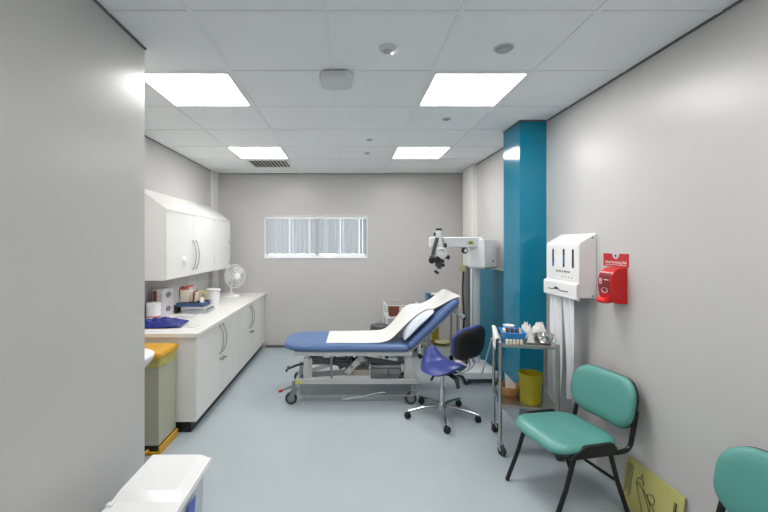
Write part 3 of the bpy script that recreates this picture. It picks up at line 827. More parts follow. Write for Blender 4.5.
loops += [[seat_pt(k/n, v, False) for k in range(n)] for v in (1.0, .96, .85, .6, .3, .02)]
b.loft(loops)
obj('seat', b, 'stoolblue', t, ang=70)
obj('seat_plate', B().box((SCX-.09, SCY-.09, .415), (SCX+.09, SCY+.09, .435), bev=.004), 'black', t)
# backrest: dark shell seen from behind, violet pad on the sitter's side
bc = O-F*.265+Vector((.055, 0, .690)); tilt = math.radians(13)
bn = (F*math.cos(tilt)+Vector((0, 0, 1))*math.sin(tilt)).normalized(); bu = (Vector((0, 0, 1))*math.cos(tilt)-F*math.sin(tilt)).normalized(); bsd = bu.cross(bn).normalized()
roll = math.radians(-6); bsr = bsd*math.cos(roll)+bu*math.sin(roll); bur = bu*math.cos(roll)-bsd*math.sin(roll)
mbk = frame(bc, bsr, bur, bn)
cv = lambda p: Vector((p.x, p.y, p.z+.9*p.x*p.x))
sh = B().pad(.335, .275, .10, [(.135, -.026), (.11, -.026), (.08, -.026), (.05, -.026), (.02, -.022), (.004, -.010), (0, .0), (.01, .004), (.12, .004)], fn=cv, mx=mbk, n=9)
obj('back_shell', sh, 'black', t, ang=60)
pdk = B().pad(.338, .278, .10, [(.12, .002), (.006, .002), (-.001, .012), (0, .026), (.010, .038), (.03, .045)]+crown(.03, .045, .050, .135), fn=cv, mx=mbk, n=9)
obj('back_pad', pdk, 'stoolblue', t, ang=60)
rods = B()
for s in (-1, 1):
    rods.tube([bc-bu*.115+S*(.022*s)-bn*.016, bc-bu*.18+S*(.022*s)-bn*.035, O-F*.20+S*(.022*s)+Vector((0, 0, .43)), O-F*.08+S*(.022*s)+Vector((0, 0, .41))], .008, 8, smooth=4)
obj('back_support', rods, 'chrome', t)
lv = B()
lv.tube([O-F*.02+S*.03+Vector((0, 0, .41)), O-F*.02+S*.13+Vector((0, 0, .40)), O-F*.05+S*.20+Vector((0, 0, .375))], .009, 8)
lv.tube([O-F*.12+S*.03+Vector((0, 0, .40)), O-F*.15+S*.09+Vector((0, 0, .37)), O-F*.17+S*.12+Vector((0, 0, .31))], .012, 8)
lv.tube([O-F*.10-S*.02+Vector((0, 0, .405)), O-F*.20-S*.03+Vector((0, 0, .385)), O-F*.24-S*.05+Vector((0, 0, .33))], [.022, .015], 10)
lv.tube([O-S*.05+Vector((0, 0, .40)), O-S*.12-F*.02+Vector((0, 0, .375)), O-S*.15-F*.03+Vector((0, 0, .35))], .010, 8)
lv.box((SCX-.05, SCY-.05, .365), (SCX+.07, SCY+.05, .416), bev=.012)
obj('tilt_mechanism', lv, 'black', t)
obj('column', B().cyl((SCX, SCY, .08), (SCX, SCY, .25), .025).cyl((SCX, SCY, .25), (SCX, SCY, .40), .016), 'chrome', t)
obj('hub', B().lathe([(.034, .055), (.042, .065), (.042, .10), (.030, .125)], (SCX, SCY, 0)), 'chrome', t)
for k in range(5):
    a = math.radians(-98+72*k); d = Vector((math.cos(a), math.sin(a), 0)); q = Vector((-d.y, d.x, 0))
    pts = [O+d*.03+Vector((0, 0, .098)), O+d*.13+Vector((0, 0, .094)), O+d*.22+Vector((0, 0, .080)), O+d*.312+Vector((0, 0, .066))]
    leg = obj('base_leg', B().tube(pts, [.017, .011], 10, smooth=4), 'chrome', t)
    c = O+d*.305
    ca = B(); ca.cyl(c+Vector((0, 0, .05)), c+Vector((0, 0, .066)), .009)
    sw = a+1.1+k; e = Vector((math.cos(sw), math.sin(sw), 0)); ax = Vector((-e.y, e.x, 0)); wc = c+e*.012
    for s in (-1, 1): ca.lathe([(.010, -.008), (.023, -.007), (.026, -.003), (.026, .003), (.023, .007), (.010, .008)], wc+ax*(.013*s)+Vector((0, 0, .026)), ax, 20)
    ca.lathe([(.012, -.006), (.029, -.006), (.029, .006), (.012, .006)], wc+Vector((0, 0, .028)), ax, 18)
    obj('castor', ca, 'black', leg)

# ------------------------------------------------------------------ steel trolley near the pillar
TC = Vector((1.302, 2.937, 0)); TR = math.radians(-12.8)
t = trol = thing('instrument_trolley', 'steel two shelf trolley crowded with supplies beside teal pillar', 'trolley', TC, TR)
TM = Matrix.Translation(TC) @ Matrix.Rotation(TR, 4, 'Z')
TW, TD = .385, .34
def shelf(z0, z1, lip):
    b = B(); b.box((-TW/2+.006, -TD/2+.006, z1-.004), (TW/2-.006, TD/2-.006, z1-.001), mx=TM)
    e = .010
    b.box((-TW/2, -TD/2-.003, z0), (TW/2, -TD/2+e, z1), bev=.003, mx=TM); b.box((-TW/2, TD/2-e, z0), (TW/2, TD/2+.003, z1), bev=.003, mx=TM)
    b.box((-TW/2-.003, -TD/2+e, z0), (-TW/2+e, TD/2-e, z1), bev=.003, mx=TM); b.box((TW/2-e, -TD/2+e, z0), (TW/2+.003, TD/2-e, z1), bev=.003, mx=TM)
    return b
obj('shelf', shelf(.766, .790, 0), 'steel', t); obj('shelf', shelf(.335, .357, 0), 'steel', t)
for sx in (-1, 1):
    for sy in (-1, 1):
        p = Vector((sx*(TW/2-.004), sy*(TD/2-.004), 0))
        lg = obj('leg', B().cyl(p+Vector((0, 0, .09)), p+Vector((0, 0, .795)), .0125, mx=TM).sphere(p+Vector((0, 0, .795)), .0125, mx=TM), 'steel', t)
        wa = .5+sx*.6+sy*.9; e = Vector((math.cos(wa), math.sin(wa), 0)); ax = Vector((-e.y, e.x, 0)); wc = p+e*.018+Vector((0, 0, .036))
        ck = B(); ck.cyl(p+Vector((0, 0, .078)), p+Vector((0, 0, .10)), .015, mx=TM)
        for s in (-1, 1): ck.prism([p+ax*.017*s-e*.012+Vector((0, 0, .08)), p+ax*.017*s+e*.014+Vector((0, 0, .08)), wc+ax*.017*s+e*.008, wc+ax*.017*s-e*.010], ax*.003, mx=TM)
        ck.box(p+Vector((-.017, -.017, .076)), p+Vector((.017, .017, .082)), mx=TM)
        cs = obj('castor', ck, 'chrome', lg)
        wl = B().lathe([(.012, -.013), (.033, -.011), (.036, -.005), (.036, .005), (.033, .011), (.012, .013)], wc, ax, 24, mx=TM)
        wl_o = obj('castor_wheel', wl, 'rubber', lg)
ZT = .7895
def tl(x, y, z=0): return TM @ Vector((x, y, z))
# blue basket with its load
t = thing('supply_basket', 'sky blue plastic basket on the trolley top', 'basket', tl(-.085, -.032, ZT), TR)
bb = B(); MXB = TM @ Matrix.Translation((-.085, -.032, ZT))
bb.pad(.155, .185, .018, [(.02, .002), (.012, 0), (0, .062), (-.006, .063), (-.006, .067), (.004, .067), (.014, .004), (.03, .004)], mx=MXB)
obj('basket', bb, 'skyblue', t)
obj('handle_rim', B().tube([MXB @ Vector((x, y, .068)) for x, y in ((-.081, -.096), (.081, -.096), (.081, .096), (-.081, .096), (-.081, -.096))], .0045, 8), 'skyblue', t)
rnd = random.Random(2)
for k in range(6):
    p = MXB @ Vector((-.042+.016*k, -.04+.02*(k % 2), .03)); q = MXB @ Vector((-.042+.016*k+.004, -.005+.02*(k % 2), .082))
    o = obj('sample_tube', B().cyl(p, q, .0065, seg=12), 'brown' if k % 2 else 'black')
    tag(o, ('brown' if k % 2 else 'black')+' sample tube standing among others in the sky blue basket', 'tube', 'sample tubes in the blue basket, '+('brown' if k % 2 else 'black'))
o = obj('dressing_packet', B().prism([MXB @ Vector(p) for p in ((.048, -.04, .006), (.060, -.04, .006), (.064, -.04, .06), (.052, -.04, .092))], TM.to_3x3() @ Vector((0, .07, 0))), 'paper')
tag(o, 'white pointed packet on right side inside blue basket', 'packet')
o = obj('dressing_packet', B().prism([MXB @ Vector(p) for p in ((-.060, -.04, .006), (-.050, -.04, .006), (-.052, -.04, .082), (-.064, -.04, .075))], TM.to_3x3() @ Vector((0, .08, 0))), 'paper')
tag(o, 'white packet at the left end inside blue basket', 'packet')
for k in range(5):
    x = -.140+.024*k
    o = obj('bandage_roll', B().lathe([(.009, 0), (.0105, .002), (.0105, .028), (.009, .031), (.003, .031)], tl(x, -.152, ZT), seg=16), 'card')
    tag(o, ('leftmost', 'second from left', 'middle', 'second from right', 'rightmost')[k]+' of five cream rolls along front of blue basket', 'bandage roll', 'cream rolls along the trolley front')
t = thing('disposable_bowl', 'white round bowl stacked behind the blue basket', 'bowl', tl(-.085, .114, ZT))
bp = tl(-.085, .114, ZT+.056)
obj('bowl', B().lathe([(.028, 0), (.032, .002), (.040, .022), (.044, .023), (.044, .027), (.038, .027), (.030, .006), (.01, .005)], bp), 'plastic', t)
obj('bowl_stack', B().lathe([(.022, 0), (.024, .002), (.036, .057), (.032, .057)], tl(-.085, .114, ZT)), 'plastic', t)
b = B()
def drape(u, v):
    y = -.12+.21*v; f = .006*mnoise.noise(Vector((u*5, v*6, 1)))
    if u < .5:                                           # hanging flap outside the shelf edge
        q = u/.5; return tl(-.213-.010*math.sin(5*v)*(1-q)+f, y, ZT+.018+.055*v-(.075-.03*v)*(1-q))
    q = (u-.5)/.5; return tl(-.213+.037*q, y+.004*q, ZT+.018+.055*v*(1-.2*q)+.016*math.sin(PI*q)-.008*q+f)
b.sheet(drape, 12, 12, .002)
tag(obj('paper_towel', b, 'paper'), 'white paper towel hanging over the left end of trolley', 'paper towel')
for k, (x, y, s, h, l) in enumerate(((.024, -.105, .05, .06, 'white crumpled gauze right of the blue basket, front one'),
                                    (.032, -.012, .066, .105, 'white crumpled gauze behind the front gauze on trolley'),
                                    (.030, .085, .07, .11, 'white crumpled gauze farthest back beside the white round bowl'))):
    b = B(); p = tl(x, y, ZT); crumple(b, (p.x, p.y, ZT), s, s*.9, h, 11+k, n=14, rot=TR, rough=.4)
    tag(obj('gauze_swab', b, 'paper'), l, 'gauze', 'crumpled gauze on the trolley top')
t = thing('steel_bowl', 'shiny steel bowl on the right of the trolley top', 'bowl', tl(.122, -.07, ZT))
sbp = tl(.122, -.07, ZT)
obj('bowl', B().lathe([(.036, 0), (.044, .003), (.060, .030), (.066, .058), (.070, .060), (.070, .063), (.063, .062), (.056, .032), (.040, .006), (.01, .005)], sbp), 'chrome', t)
b = B(); p = tl(.122, .075, ZT); crumple(b, (p.x, p.y, ZT), .10, .10, .118, 23, n=14, rot=TR, rough=.35)
tag(obj('gauze_swab', b, 'paper'), 'white crumpled gauze heap behind the steel bowl', 'gauze', 'crumpled gauze on the trolley top')
# lower shelf
ZS = .3565
t = thing('waste_bucket', 'olive yellow plastic bucket on trolley lower shelf', 'bucket', tl(.03, -.06, ZS))
p = tl(.035, -.06, ZS)
obj('bucket', B().lathe([(.068, .002), (.072, 0), (.075, .10), (.081, .195), (.085, .196), (.086, .208), (.082, .210), (.078, .197), (.068, .006), (.01, .005)], p, seg=40), 'olive', t)
hd = B().tube([p+Vector((.087*math.cos(a), .087*math.sin(a)*.9, .17-.13*max(0, math.sin((a+.3))))) for a in [(-.3+(PI)*k/14) for k in range(15)]], .0025, 6)
obj('handle', hd, 'olive', t)
p = tl(-.09, .062, ZS); t = thing('wicker_basket', 'shallow wicker basket behind the olive yellow bucket', 'basket', p)
obj('basket', B().lathe([(.060, 0), (.064, .003), (.078, .040), (.081, .058), (.084, .060), (.081, .066), (.076, .060), (.062, .008), (.01, .006)], p, seg=36), 'wicker', t)
obj('woven_rim', B().tube([p+Vector((.081*math.cos(2*PI*k/36), .081*math.sin(2*PI*k/36), .063+.003*math.sin(9*2*PI*k/36))) for k in range(37)], .006, 8), 'wicker', t)
o = obj('leaflet', B().prism([p+Vector(q) for q in ((-.035, -.02, .010), (.04, -.02, .010), (.045, -.01, .075), (-.035, .0, .16))], (.002, .006, 0)), 'paper')
tag(o, 'white card standing slanted in the wicker basket', 'leaflet')

# ------------------------------------------------------------------ glove and apron dispenser
t = disp = thing('apron_dispenser', 'large white slotted dispenser on the right wall', 'dispenser', (1.585, 2.83, 1.135))
YA, YC = 2.615, 3.047
pr = [(XR, YA, 1.14), (1.526, YA, 1.14), (1.526, YA, 1.496), (1.534, YA, 1.512), (XR, YA, 1.575)]
hs = B().prism(pr, (0, YC-YA, 0)); bmesh.ops.bevel(hs.bm, geom=[e for e in hs.bm.edges], offset=.006, segments=3, affect='EDGES', profile=.5)
obj('housing', hs, 'plastic', t)
lp = [(1.528, YA-.004, 1.118), (1.506, YA-.004, 1.128), (1.506, YA-.004, 1.222), (1.512, YA-.004, 1.232), (1.528, YA-.004, 1.238)]
lb = B().prism(lp, (0, YC-YA+.008, 0)); bmesh.ops.bevel(lb.bm, geom=[e for e in lb.bm.edges], offset=.004, segments=2, affect='EDGES', profile=.5)
obj('lower_lip', lb, 'plastic', t)
for y, m in ((2.945, 'bluefill'), (2.80, 'bluefill'), (2.685, 'darkgrey')):
    ring = []
    for cz, a0 in ((1.455, 0), (1.345, PI)):
        for k in range(9): a = a0+PI*k/8; ring.append((1.5255, y+.011*math.cos(a), cz+.011*math.sin(a)))
    s_ = obj('slot', B().prism(ring, (-.0012, 0, 0)), 'lens', t)
    rz0 = 1.34 if y > 2.9 else 1.36
    if m == 'bluefill': obj('visible_gloves', B().box((1.5235, y-.008, rz0-.004), (1.5243, y+.007, rz0+(.035 if y > 2.9 else .06)), bev=.0003), m, s_)
wv = B(); pts = []
for k in range(25):
    q = k/24; y = YC-.075-.26*q; z = 1.172+.022*math.exp(-((q-.42)/.13)**2)-.004*math.sin(q*PI)
    pts.append((1.5055, y, z))
wv.tube(pts, .0035, 6)
wv.prism([(1.5062, pts[i][1], pts[i][2]) for i in range(6, 15)], (-.0014, 0, 0))
obj('pull_slot', wv, 'darkgrey', t)
tx = B(); text_into(tx, 'GLOVES & APRONS', .021, rw(1.5252, 2.815, 1.305)); obj('lettering', tx, 'brown', t)
tx = B()
for y in (2.72, 2.76, 2.80, 2.84): tx.lathe([(.005, 0), (.005, .0008)], (1.5256, y-.02, 1.268), (-1, 0, 0), 12)
obj('small_symbols', tx, 'greyink', t)
for y, h in ((YA+.03, 1.548), (YA+.03, 1.16)): obj('screw_cap', B().lathe([(.006, 0), (.006, .002), (.003, .003)], (XR-.03, YA, h-.006), (0, -1, 0), 12), 'greyink', t)
# aprons pulled from the dispenser
def strip(ya, yb, z0, z1, seed, kx):
    def fn(u, v):
        tt = 1-v
        kw = 1-.38*tt*tt*u; u2 = u*kw
        y = ya+(yb-ya)*u2+.016*math.sin(5*tt+seed)*tt+.012*tt*(u-.5)
        x = 1.535+.014*math.sin(u*9+seed+2*tt)+.010*math.sin(u*17+3*tt+seed)*tt+kx*tt
        z = z1+(z0-z1)*tt+(.06*abs(u-.45)*tt*tt)*(1 if seed < 2 else -.5)
        return (x, y, z)
    return B().sheet(fn, 22, 26, .0012)
tag(obj('plastic_apron', strip(2.87, 2.985, .37, 1.135, 1, .0), 'apron', ang=70), 'white plastic apron hanging from dispenser, longer strip nearest pillar', 'apron', 'white plastic aprons pulled from the dispenser')
tag(obj('plastic_apron', strip(2.70, 2.81, .42, 1.135, 2.6, .02), 'apron', ang=70), 'white plastic apron hanging from dispenser, strip nearest the green chair', 'apron', 'white plastic aprons pulled from the dispenser')

# ------------------------------------------------------------------ hand gel
t = thing('gel_poster', 'red card with white lettering behind the hand gel dispenser', 'poster', (XR, 2.431, 1.362))
b = B(); pl = [(XR, 2.316, 1.362), (XR, 2.546, 1.362), (XR, 2.546, 1.441)]
pl += [(XR, 2.431+.034*math.cos(PI*k/10), 1.441-.034*math.sin(PI*k/10)) for k in range(11)] + [(XR, 2.316, 1.441)]
b.prism(pl, (-.002, 0, 0)); obj('card', b, 'redcard', t)
b = B(); text_into(b, 'Hand Sanitising Gel', .0245, rw(XR-.0021, 2.431, 1.388)); b.box((XR-.0026, 2.335, 1.370), (XR-.0020, 2.527, 1.3725)); obj('lettering', b, 'plastic', t)
obj('emblem', B().lathe([(.008, 0), (.008, .001)], (XR-.001, 2.431, 1.428), (-1, 0, 0), 16), 'ink', t)
t = thing('hand_gel_dispenser', 'red push lever hand gel dispenser on the right wall', 'dispenser', (XR, 2.39, 1.145))
GA, GB = 2.33, 2.452
side = [(XR, 0, 1.145), (1.575, 0, 1.150), (1.556, 0, 1.19), (1.548, 0, 1.25), (1.552, 0, 1.30), (1.568, 0, 1.335), (1.60, 0, 1.355), (XR, 0, 1.360)]
sd = catmull([Vector(p) for p in side], 3)
hs = B().prism([(p.x, GA, p.z) for p in sd], (0, GB-GA, 0))
obj('cover', hs, 'red', t)
obj('back_plate', B().box((XR-.006, GA+.01, 1.16), (XR+.0005, GB-.01, 1.34)), 'red', t)
lab = B(); zs = [(1.1555+.0, 0)]
fp = [p for p in sd if 1.20 < p.z < 1.335 and p.x < 1.58]
lab.loft([[(p.x-.0012, GA+.012, p.z) for p in fp], [(p.x-.0012, GB-.008, p.z) for p in fp]], False, False, False)
obj('label', lab, 'darkred', t)
tx = B(); text_into(tx, 'B', .050, rw(1.5475, 2.425, 1.272), .001); tx.mi = 0
for k in range(4): tx.box((1.5475, 2.352, 1.283-.012*k), (1.549, 2.395-.006*(k % 2), 1.287-.012*k))
ring = [(1.5515+.0, 2.39+.028*math.cos(2*PI*k/24), 1.222+.014*math.sin(2*PI*k/24)) for k in range(25)]
tx.tube([(1.5490, y, z) for x, y, z in ring], .0016, 6)
obj('lettering', tx, 'plastic', t)
lv = B().tube([(1.60, 2.39, 1.165), (1.565, 2.39, 1.158), (1.535, 2.39, 1.160)], .018, 12).sphere((1.527, 2.39, 1.163), .022, sc=(.8, 1.9, .85))
obj('push_lever', lv, 'brightred', t)

# ------------------------------------------------------------------ green chairs
def make_chair(label):
    t = thing('stacking_chair', label, 'chair', (0, 0, 0), 0, 'sea green padded chairs along the right wall')
    ws, ds = .455, .425
    def seatfn(p):
        x, y, z = p
        # waisted sides towards the back, drooping front edge
        k = 1-.10*max(0, (y-.02)/.2)
        z += -.020*max(0, (-y-.10)/.11)**2 - .010*(1-(2*x/ws)**2)*max(0, 1-abs(y)/.2)+.006
        return (x*k, y, z)
    obj('seat', B().pad(ws, ds, .105, [(z_[0], z_[1]+.018) for z_ in [(.10, .345), (.012, .347), (0, .356), (-.002, .366), (.004, .378), (.016, .387), (.04, .392)]+crown(.04, .392, .398, .20)], fn=seatfn, n=9), 'green', t, ang=70)
    sh = B().pad(ws-.01, ds-.02, .10, [(.05, .336), (.01, .344), (0, .358), (.004, .366), (.1, .366)], n=9)
    for s in (-1, 1):
        pl = [(s*.240, -.155, .355), (s*.240, .125, .355), (s*.238, .135, .392), (s*.236, .115, .414), (s*.236, -.055, .414), (s*.238, -.135, .374)]
        sh.prism(pl, (-s*.022, 0, 0))
    obj('seat_shell', sh, 'blackmetal', t)
    for s in (-1, 1):
        obj('leg', B().tube([(s*.203, -.105, .345), (s*.205, -.160, .18), (s*.208, -.236, .004)], .0125, 10, flat=1.0), 'blackmetal', t)
        obj('leg', B().tube([(s*.203, .125, .345), (s*.205, .172, .18), (s*.208, .236, .004)], .0125, 10), 'blackmetal', t)
        obj('side_rail', B().tube([(s*.203, -.14, .344), (s*.203, .19, .344)], .012, 10), 'blackmetal', t)
        obj('back_bracket', B().tube([(s*.203, .15, .344), (s*.203, .215, .346), (s*.203, .255, .37), (s*.203, .272, .43), (s*.200, .292, .50), (s*.198, .303, .56)], .013, 10, smooth=5), 'blackmetal', t)
    obj('cross_rail', B().tube([(-.205, .171, .185), (.205, .171, .185)], .009, 10), 'blackmetal', t)
    obj('cross_rail', B().tube([(-.203, -.06, .340), (.203, -.06, .340)], .010, 10), 'blackmetal', t)
    tl_ = math.radians(11)
    mx = frame((.024, .291, .588), (1, 0, 0), (0, math.sin(tl_), math.cos(tl_)), (0, -math.cos(tl_), math.sin(tl_)))
    cv = lambda p: (p.x, p.y, p.z+.75*p.x*p.x)
    obj('backrest', B().pad(.445, .285, .115, [(.12, .0), (.006, 0), (0, .008), (-.001, .018), (.005, .030), (.018, .040), (.045, .045)]+crown(.045, .045, .048, .139), fn=cv, mx=mx, n=10), 'green', t, ang=70)
    obj('back_shell', B().pad(.450, .290, .117, [(.139, -.022), (.11, -.022), (.08, -.022), (.05, -.022), (.015, -.018), (.002, -.006), (0, .004), (.01, .006), (.05, .006), (.09, .006), (.139, .006)], fn=cv, mx=mx, n=10), 'blackmetal', t, ang=60)
    return t
CH = make_chair('sea green padded chair in front of trolley, whole chair in view')
CH.location = (1.28, 2.353, 0); CH.rotation_euler.z = math.radians(-78)
WM[CH.name] = Matrix.Translation(CH.location) @ Matrix.Rotation(math.radians(-78), 4, 'Z')
dup(CH, (1.266, 1.326, 0), math.radians(-78), 'sea green padded chair cut off by the lower right corner')

# yellow card leaning on the wall by the floor
t = thing('pictorial_board', 'yellow green card with line drawing leaning low on right wall', 'board', (1.615, 2.12, 0))
def bd(y, z, off=0.0):
    k = z/.27; return (1.598+.040*k-off, y, z)
def bpoly(b, pts, off=.0): return b.prism([bd(y, z, off) for y, z in pts], (-.0012, 0, 0))
obj('panel', B().prism([(1.600, 1.919, .001), (1.600, 2.314, .001), (1.640, 2.314, .266), (1.640, 1.919, .266)], (-.006, 0, 0)), ['lime'], t)
ik = B()
def L_(pts, r=.0016): ik.tube([bd(y, z, .0075) for y, z in pts], r, 5)
for k in range(5): L_([(2.296-.011*k, .235), (2.296-.011*k, .05+.02*(k % 3))], .0013)
L_([(2.215, .185), (2.20, .20), (2.17, .195), (2.165, .175), (2.21, .17), (2.215, .185)]); L_([(2.19, .205), (2.185, .225), (2.175, .205)])
L_([(2.225, .165), (2.17, .16), (2.13, .135), (2.08, .10), (2.03, .06)]); L_([(2.215, .16), (2.19, .11), (2.16, .06), (2.14, .02)])
L_([(2.13, .15), (2.10, .165), (2.08, .15), (2.085, .12), (2.12, .115), (2.13, .15)]); L_([(2.11, .12), (2.10, .07), (2.06, .03)])
L_([(2.17, .16), (2.13, .11), (2.10, .06), (2.05, .02)]); L_([(1.955, .215), (1.955, .12)], .003); L_([(1.965, .215), (1.965, .15)], .0014)
obj('drawing', ik, 'ink', t)

# ------------------------------------------------------------------ operating microscope on its floor stand
t = mic = thing('operating_microscope', 'white operating microscope on floor stand in front of teal wall', 'microscope', (1.40, 4.38, 0))
bs = B(); bs.pad(.40, .42, .05, [(.02, .06), (.0, .07), (0, .13), (.03, .155), (.12, .19)], mx=Matrix.Translation((1.405, 4.40, 0)))
obj('base', bs, 'whitemetal', t)
for x, y in ((1.25, 4.21), (1.555, 4.21), (1.25, 4.59), (1.555, 4.59)):
    f = obj('castor', B().cyl((x, y, .05), (x, y, .075), .016).box((x-.02, y-.017, .045), (x+.02, y+.017, .058), bev=.004), 'whitemetal', t)
    obj('castor_wheel', B().lathe([(.012, -.014), (.030, -.013), (.034, -.006), (.034, .006), (.030, .013), (.012, .014)], (x+.012, y, .034), (0, 1, 0), 22), 'rubber', f)
obj('column', B().cyl((1.315, 4.40, .15), (1.315, 4.40, 1.26), .040), 'midgrey', t)
obj('column_cover', B().pad(.075, .10, .02, [(0, .16), (0, 1.25)], mx=Matrix.Translation((1.42, 4.40, 0))), 'clear', t)
obj('cable', B().tube([(1.262, 4.34, 1.20), (1.255, 4.34, .95), (1.268, 4.34, .70), (1.26, 4.34, .40), (1.29, 4.30, .19)], .009, 8, smooth=5), 'black', t)
obj('cable', B().tube([(1.240, 4.36, 1.24), (1.232, 4.36, .95), (1.245, 4.36, .60), (1.25, 4.36, .19)], .012, 8, smooth=5), 'pink', t)['label'] = 'pale cable cover'
# housing turned so two faces show
HA = math.radians(-49.4); hc = Vector((1.462, 4.31, 1.392))
MH = Matrix.Translation(hc) @ Matrix.Rotation(HA, 4, 'Z')
hb = B().box((-.10, -.13, -.145), (.10, .13, .158), bev=.010, mx=MH, seg=3)
obj('housing', hb, 'whitemetal', t)
obj('housing_tray', B().box((-.09, -.12, -.155), (.09, .12, -.146), mx=MH), 'grey', t)
obj('maker_emblem', B().lathe([(.013, 0), (.013, .001)], MH @ Vector((.1005, .04, -.075)), MH.to_3x3() @ Vector((1, 0, 0)), 18), 'bluelabel', t)
am = B(); mxa = Matrix.Translation((0, 4.36, 0))
am.box((.868, 4.205, 1.463), (1.425, 4.285, 1.574), bev=.014, seg=3)
obj('arm', am, 'whitemetal', t)
lb = B().box((1.270, 4.2035, 1.492), (1.330, 4.2052, 1.534)); lb.mi = 1; lb.box((1.282, 4.2025, 1.505), (1.318, 4.2036, 1.517))
obj('label_plate', lb, ['lime', 'ink'], t)
kn = B().lathe([(.028, -.02), (.034, -.015), (.034, .015), (.028, .02)], (1.25, 4.25, 1.43), (.3, -1, 0), 24); kn.tube([(1.25, 4.25, 1.43), (1.25, 4.25, 1.48)], .012, 8)
kn.mi = 1; kn.lathe([(.021, .016), (.021, .021), (.017, .024)], (1.25, 4.25, 1.43), (.3, -1, 0), 20)
obj('lock_knob', kn, ['black', 'whitemetal'], t)
yt = B().box((1.19, 4.235, 1.205), (1.255, 4.275, 1.275), bev=.008).cyl((1.222, 4.255, 1.27), (1.222, 4.255, 1.468), .006)
obj('tag', yt, 'tan', t)['label'] = 'yellowish hanging tag'
# optical head
gu = .0104                                          # centimetre-like grid of the head, origin at its middle
def h(a, b, dy=0): return Vector((.940+a*gu, 4.11+dy, 1.416-b*gu))
hd = B()
hd.tube([h(0.0, -21.0), h(0.0, -14.0), h(1.0, -6.0), h(0.5, 3.0)], [.040, .036], 16, flat=1.0)
hd.box(h(-4.5, 5.0, -.05), h(5.5, -5.0, .05), bev=.02, seg=3)
hd.cyl(h(0, -9), h(0, -9, .10), .034)
head = obj('optical_head', hd, 'whitemetal', t)
obj('top_cap', B().lathe([(.030, 0), (.034, .004), (.034, .014), (.028, .018)], h(0.0, -22.0)), 'black', head)
obj('focus_knob', B().cyl(h(-5.0, -18.0), h(1.0, -18.0), .018), 'black', head)
obj('side_strut', B().tube([h(-2.5, -14.0, -.03), h(-5.0, -6.0, -.045), h(-7.0, 3.0, -.04)], .020, 10), 'darkgrey', head)
obj('side_strut', B().tube([h(2.5, -14.0, -.01), h(4.5, -6.0, -.01)], .016, 10), 'midgrey', head)
obj('magnification_knob', B().lathe([(.014, 0), (.024, .004), (.024, .026), (.018, .03)], h(5.0, -7.0), (1, -.3, 0), 20), 'black', head)
obj('light_ring', B().tube([h(1.5+4.2*math.cos(2*PI*k/24), 1.0+4.6*math.sin(2*PI*k/24), -.07) for k in range(25)], .008, 8), 'whitemetal', head)
for x, y in ((-9.1, 7.6), (-3.1, 7.3)):
    e = B().tube([h(x+2.2, y-2, 0), h(x, y, -.10)], [.026, .024], 18).lathe([(.026, 0), (.033, .006), (.033, .03), (.028, .036)], h(x, y, -.09), (-.1, -1, -.15), 22)
    obj('eyepiece', e, 'black', head)
    
hdl = B().tube([h(1.0, 6.0, -.02), h(5.0, 5.5, -.04), h(7.5, 5.0, -.05)], .008, 8).sphere(h(8.2, 5.0, -.05), .022, sc=(.8, 1, 1.1))
obj('steering_handle', hdl, 'black', head)
ob = B().cyl(h(-0.5, 5.0), h(0.0, 14.0), .042, .036).cyl(h(0.0, 14.0), h(0.0, 16.0), .030)
obj('objective', ob, 'darkgrey', head)
obj('objective_lens', B().cyl(h(0.0, 16.0), h(0.0, 16.6), .026), 'lens', head)
for x, y in ((3.3, 9.0), (3.8, 13.0)):
    obj('control_knob', B().lathe([(.010, 0), (.018, .004), (.018, .02), (.012, .024)], h(x-1, y, -.03), (1, -.35, -.1), 16).tube([h(0, y, -.01), h(x, y, -.03)], .008, 8), 'black', head)
gp = B().tube([h(-2.5, 14.0, -.02), h(-3.2, 18.5, -.04)], .006, 8); obj('grip_stem', gp, 'grey', head)
obj('grip', B().tube([h(-5.4, 18.5, -.045), h(-1.4, 21.0, -.045)], .014, 10), 'black', head)
# lead sagging from the stand to the trolley
b = B().tube([(1.148, 3.17, .74), (1.175, 3.32, .60), (1.25, 3.65, .36), (1.33, 3.95, .20), (1.38, 4.182, .14)], .006, 8, smooth=8)
tag(obj('power_lead', b, 'whitemetal'), 'white lead sagging between trolley and microscope stand', 'cable')

# ------------------------------------------------------------------ furniture behind the couch
t = thing('round_stool', 'charcoal round topped stool half hidden behind the couch', 'stool', (.385, 4.78, 0))
obj('seat', B().lathe([(.095, .44), (.118, .445), (.122, .46), (.122, .505), (.112, .52), (.06, .526)], (.385, 4.78, 0), seg=36), 'seatgrey', t)
obj('column', B().cyl((.385, 4.78, .08), (.385, 4.78, .445), .022), 'chrome', t)
for k in range(5):
    a = 2*PI*k/5+.4; d = Vector((math.cos(a), math.sin(a), 0)); o_ = Vector((.385, 4.78, 0))
    lg = obj('base_leg', B().tube([o_+Vector((0, 0, .09)), o_+d*.22+Vector((0, 0, .062))], [.016, .011], 8), 'chrome', t)
    obj('castor', B().lathe([(.010, -.014), (.024, -.012), (.026, 0), (.024, .012), (.010, .014)], o_+d*.215+Vector((0, 0, .026)), (-d.y, d.x, 0), 18).cyl(o_+d*.215+Vector((0, 0, .03)), o_+d*.215+Vector((0, 0, .062)), .008), 'black', lg)

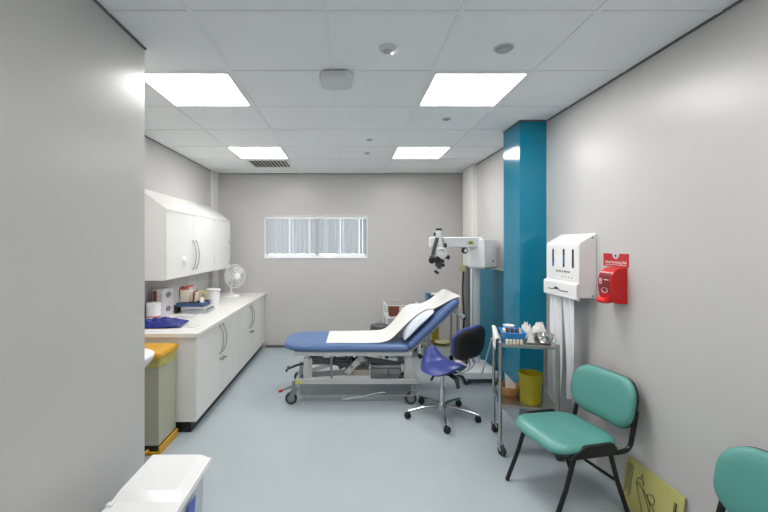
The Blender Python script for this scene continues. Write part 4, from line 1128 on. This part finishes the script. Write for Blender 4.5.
def trolley2(name, label, x0, x1, y0, y1, zs, m):
    t = thing(name, label, 'trolley', ((x0+x1)/2, (y0+y1)/2, 0), 0)
    for i, z in enumerate(zs):
        b = B().box((x0, y0, z-.022), (x1, y1, z), bev=.003); obj('shelf', b, m, t)
    for x in (x0+.012, x1-.012):
        for y in (y0+.012, y1-.012):
            lg = obj('leg', B().cyl((x, y, .07), (x, y, zs[0]+(.0)), .013), m, t)
            obj('castor', B().lathe([(.010, -.012), (.030, -.011), (.033, 0), (.030, .011), (.010, .012)], (x, y, .034), (1, .4, 0), 18).cyl((x, y, .04), (x, y, .075), .010), 'black', lg)
    return t
t = trolley2('side_trolley', 'white railed trolley against back wall behind the couch pillow', .485, .945, 5.15, 5.53, (.545, .18), 'whitemetal')
rl = B()
for z in (.700,):
    rl.box((.485, 5.15, z-.009), (.945, 5.166, z), bev=.003); rl.box((.485, 5.514, z-.009), (.945, 5.53, z), bev=.003)
    rl.box((.485, 5.166, z-.009), (.501, 5.514, z), bev=.003); rl.box((.929, 5.166, z-.009), (.945, 5.514, z), bev=.003)
for x in (.494, .936):
    for y in (5.159, 5.521): rl.cyl((x, y, .54), (x, y, .70), .008)
obj('guard_rail', rl, 'whitemetal', t)
mx = Matrix.Translation((.60, 5.24, .546)) @ Matrix.Rotation(.3, 4, 'Z')
tag(obj('carton', B().box((-.06, -.04, 0), (.06, .04, .13), bev=.002, mx=mx), 'brown'), 'brown carton on white railed trolley behind the couch', 'box')
mx = Matrix.Translation((.74, 5.26, .546)) @ Matrix.Rotation(-.2, 4, 'Z')
tag(obj('carton', B().box((-.05, -.04, 0), (.05, .04, .10), bev=.002, mx=mx), 'card'), 'cream carton right of the brown carton on railed trolley', 'box')
t = trolley2('steel_trolley', 'steel trolley with blue tray, seen below the raised backrest', 0.96, 1.335, 4.80, 5.10, (.758, .255), 'steel')
o = obj('instrument_tray', tray(B(), .965, 4.80, 1.14, 5.0, .7585, .878), 'traytop'); tag(o, 'deep blue tray on the steel trolley behind the backrest', 'tray')
tag(obj('dressing_packet', B().box((1.03, 4.84, .763), (1.11, 4.95, .89), bev=.006), 'paper'), 'white packet lying in the deep blue tray', 'packet')
b = B(); b.lathe([(.06, 0), (.085, .012), (.095, .025), (.09, .04), (.06, .048), (.01, .049)], (1.17, 4.93, .2555), seg=24)
tag(obj('soft_pouch', b, 'tan'), 'tan pouch on the low shelf of the steel trolley', 'pouch')
tag(obj('carton', B().box((1.06, 5.02, .2555), (1.15, 5.09, .46), bev=.003), 'olive'), 'yellow carton standing behind the tan pouch', 'box')
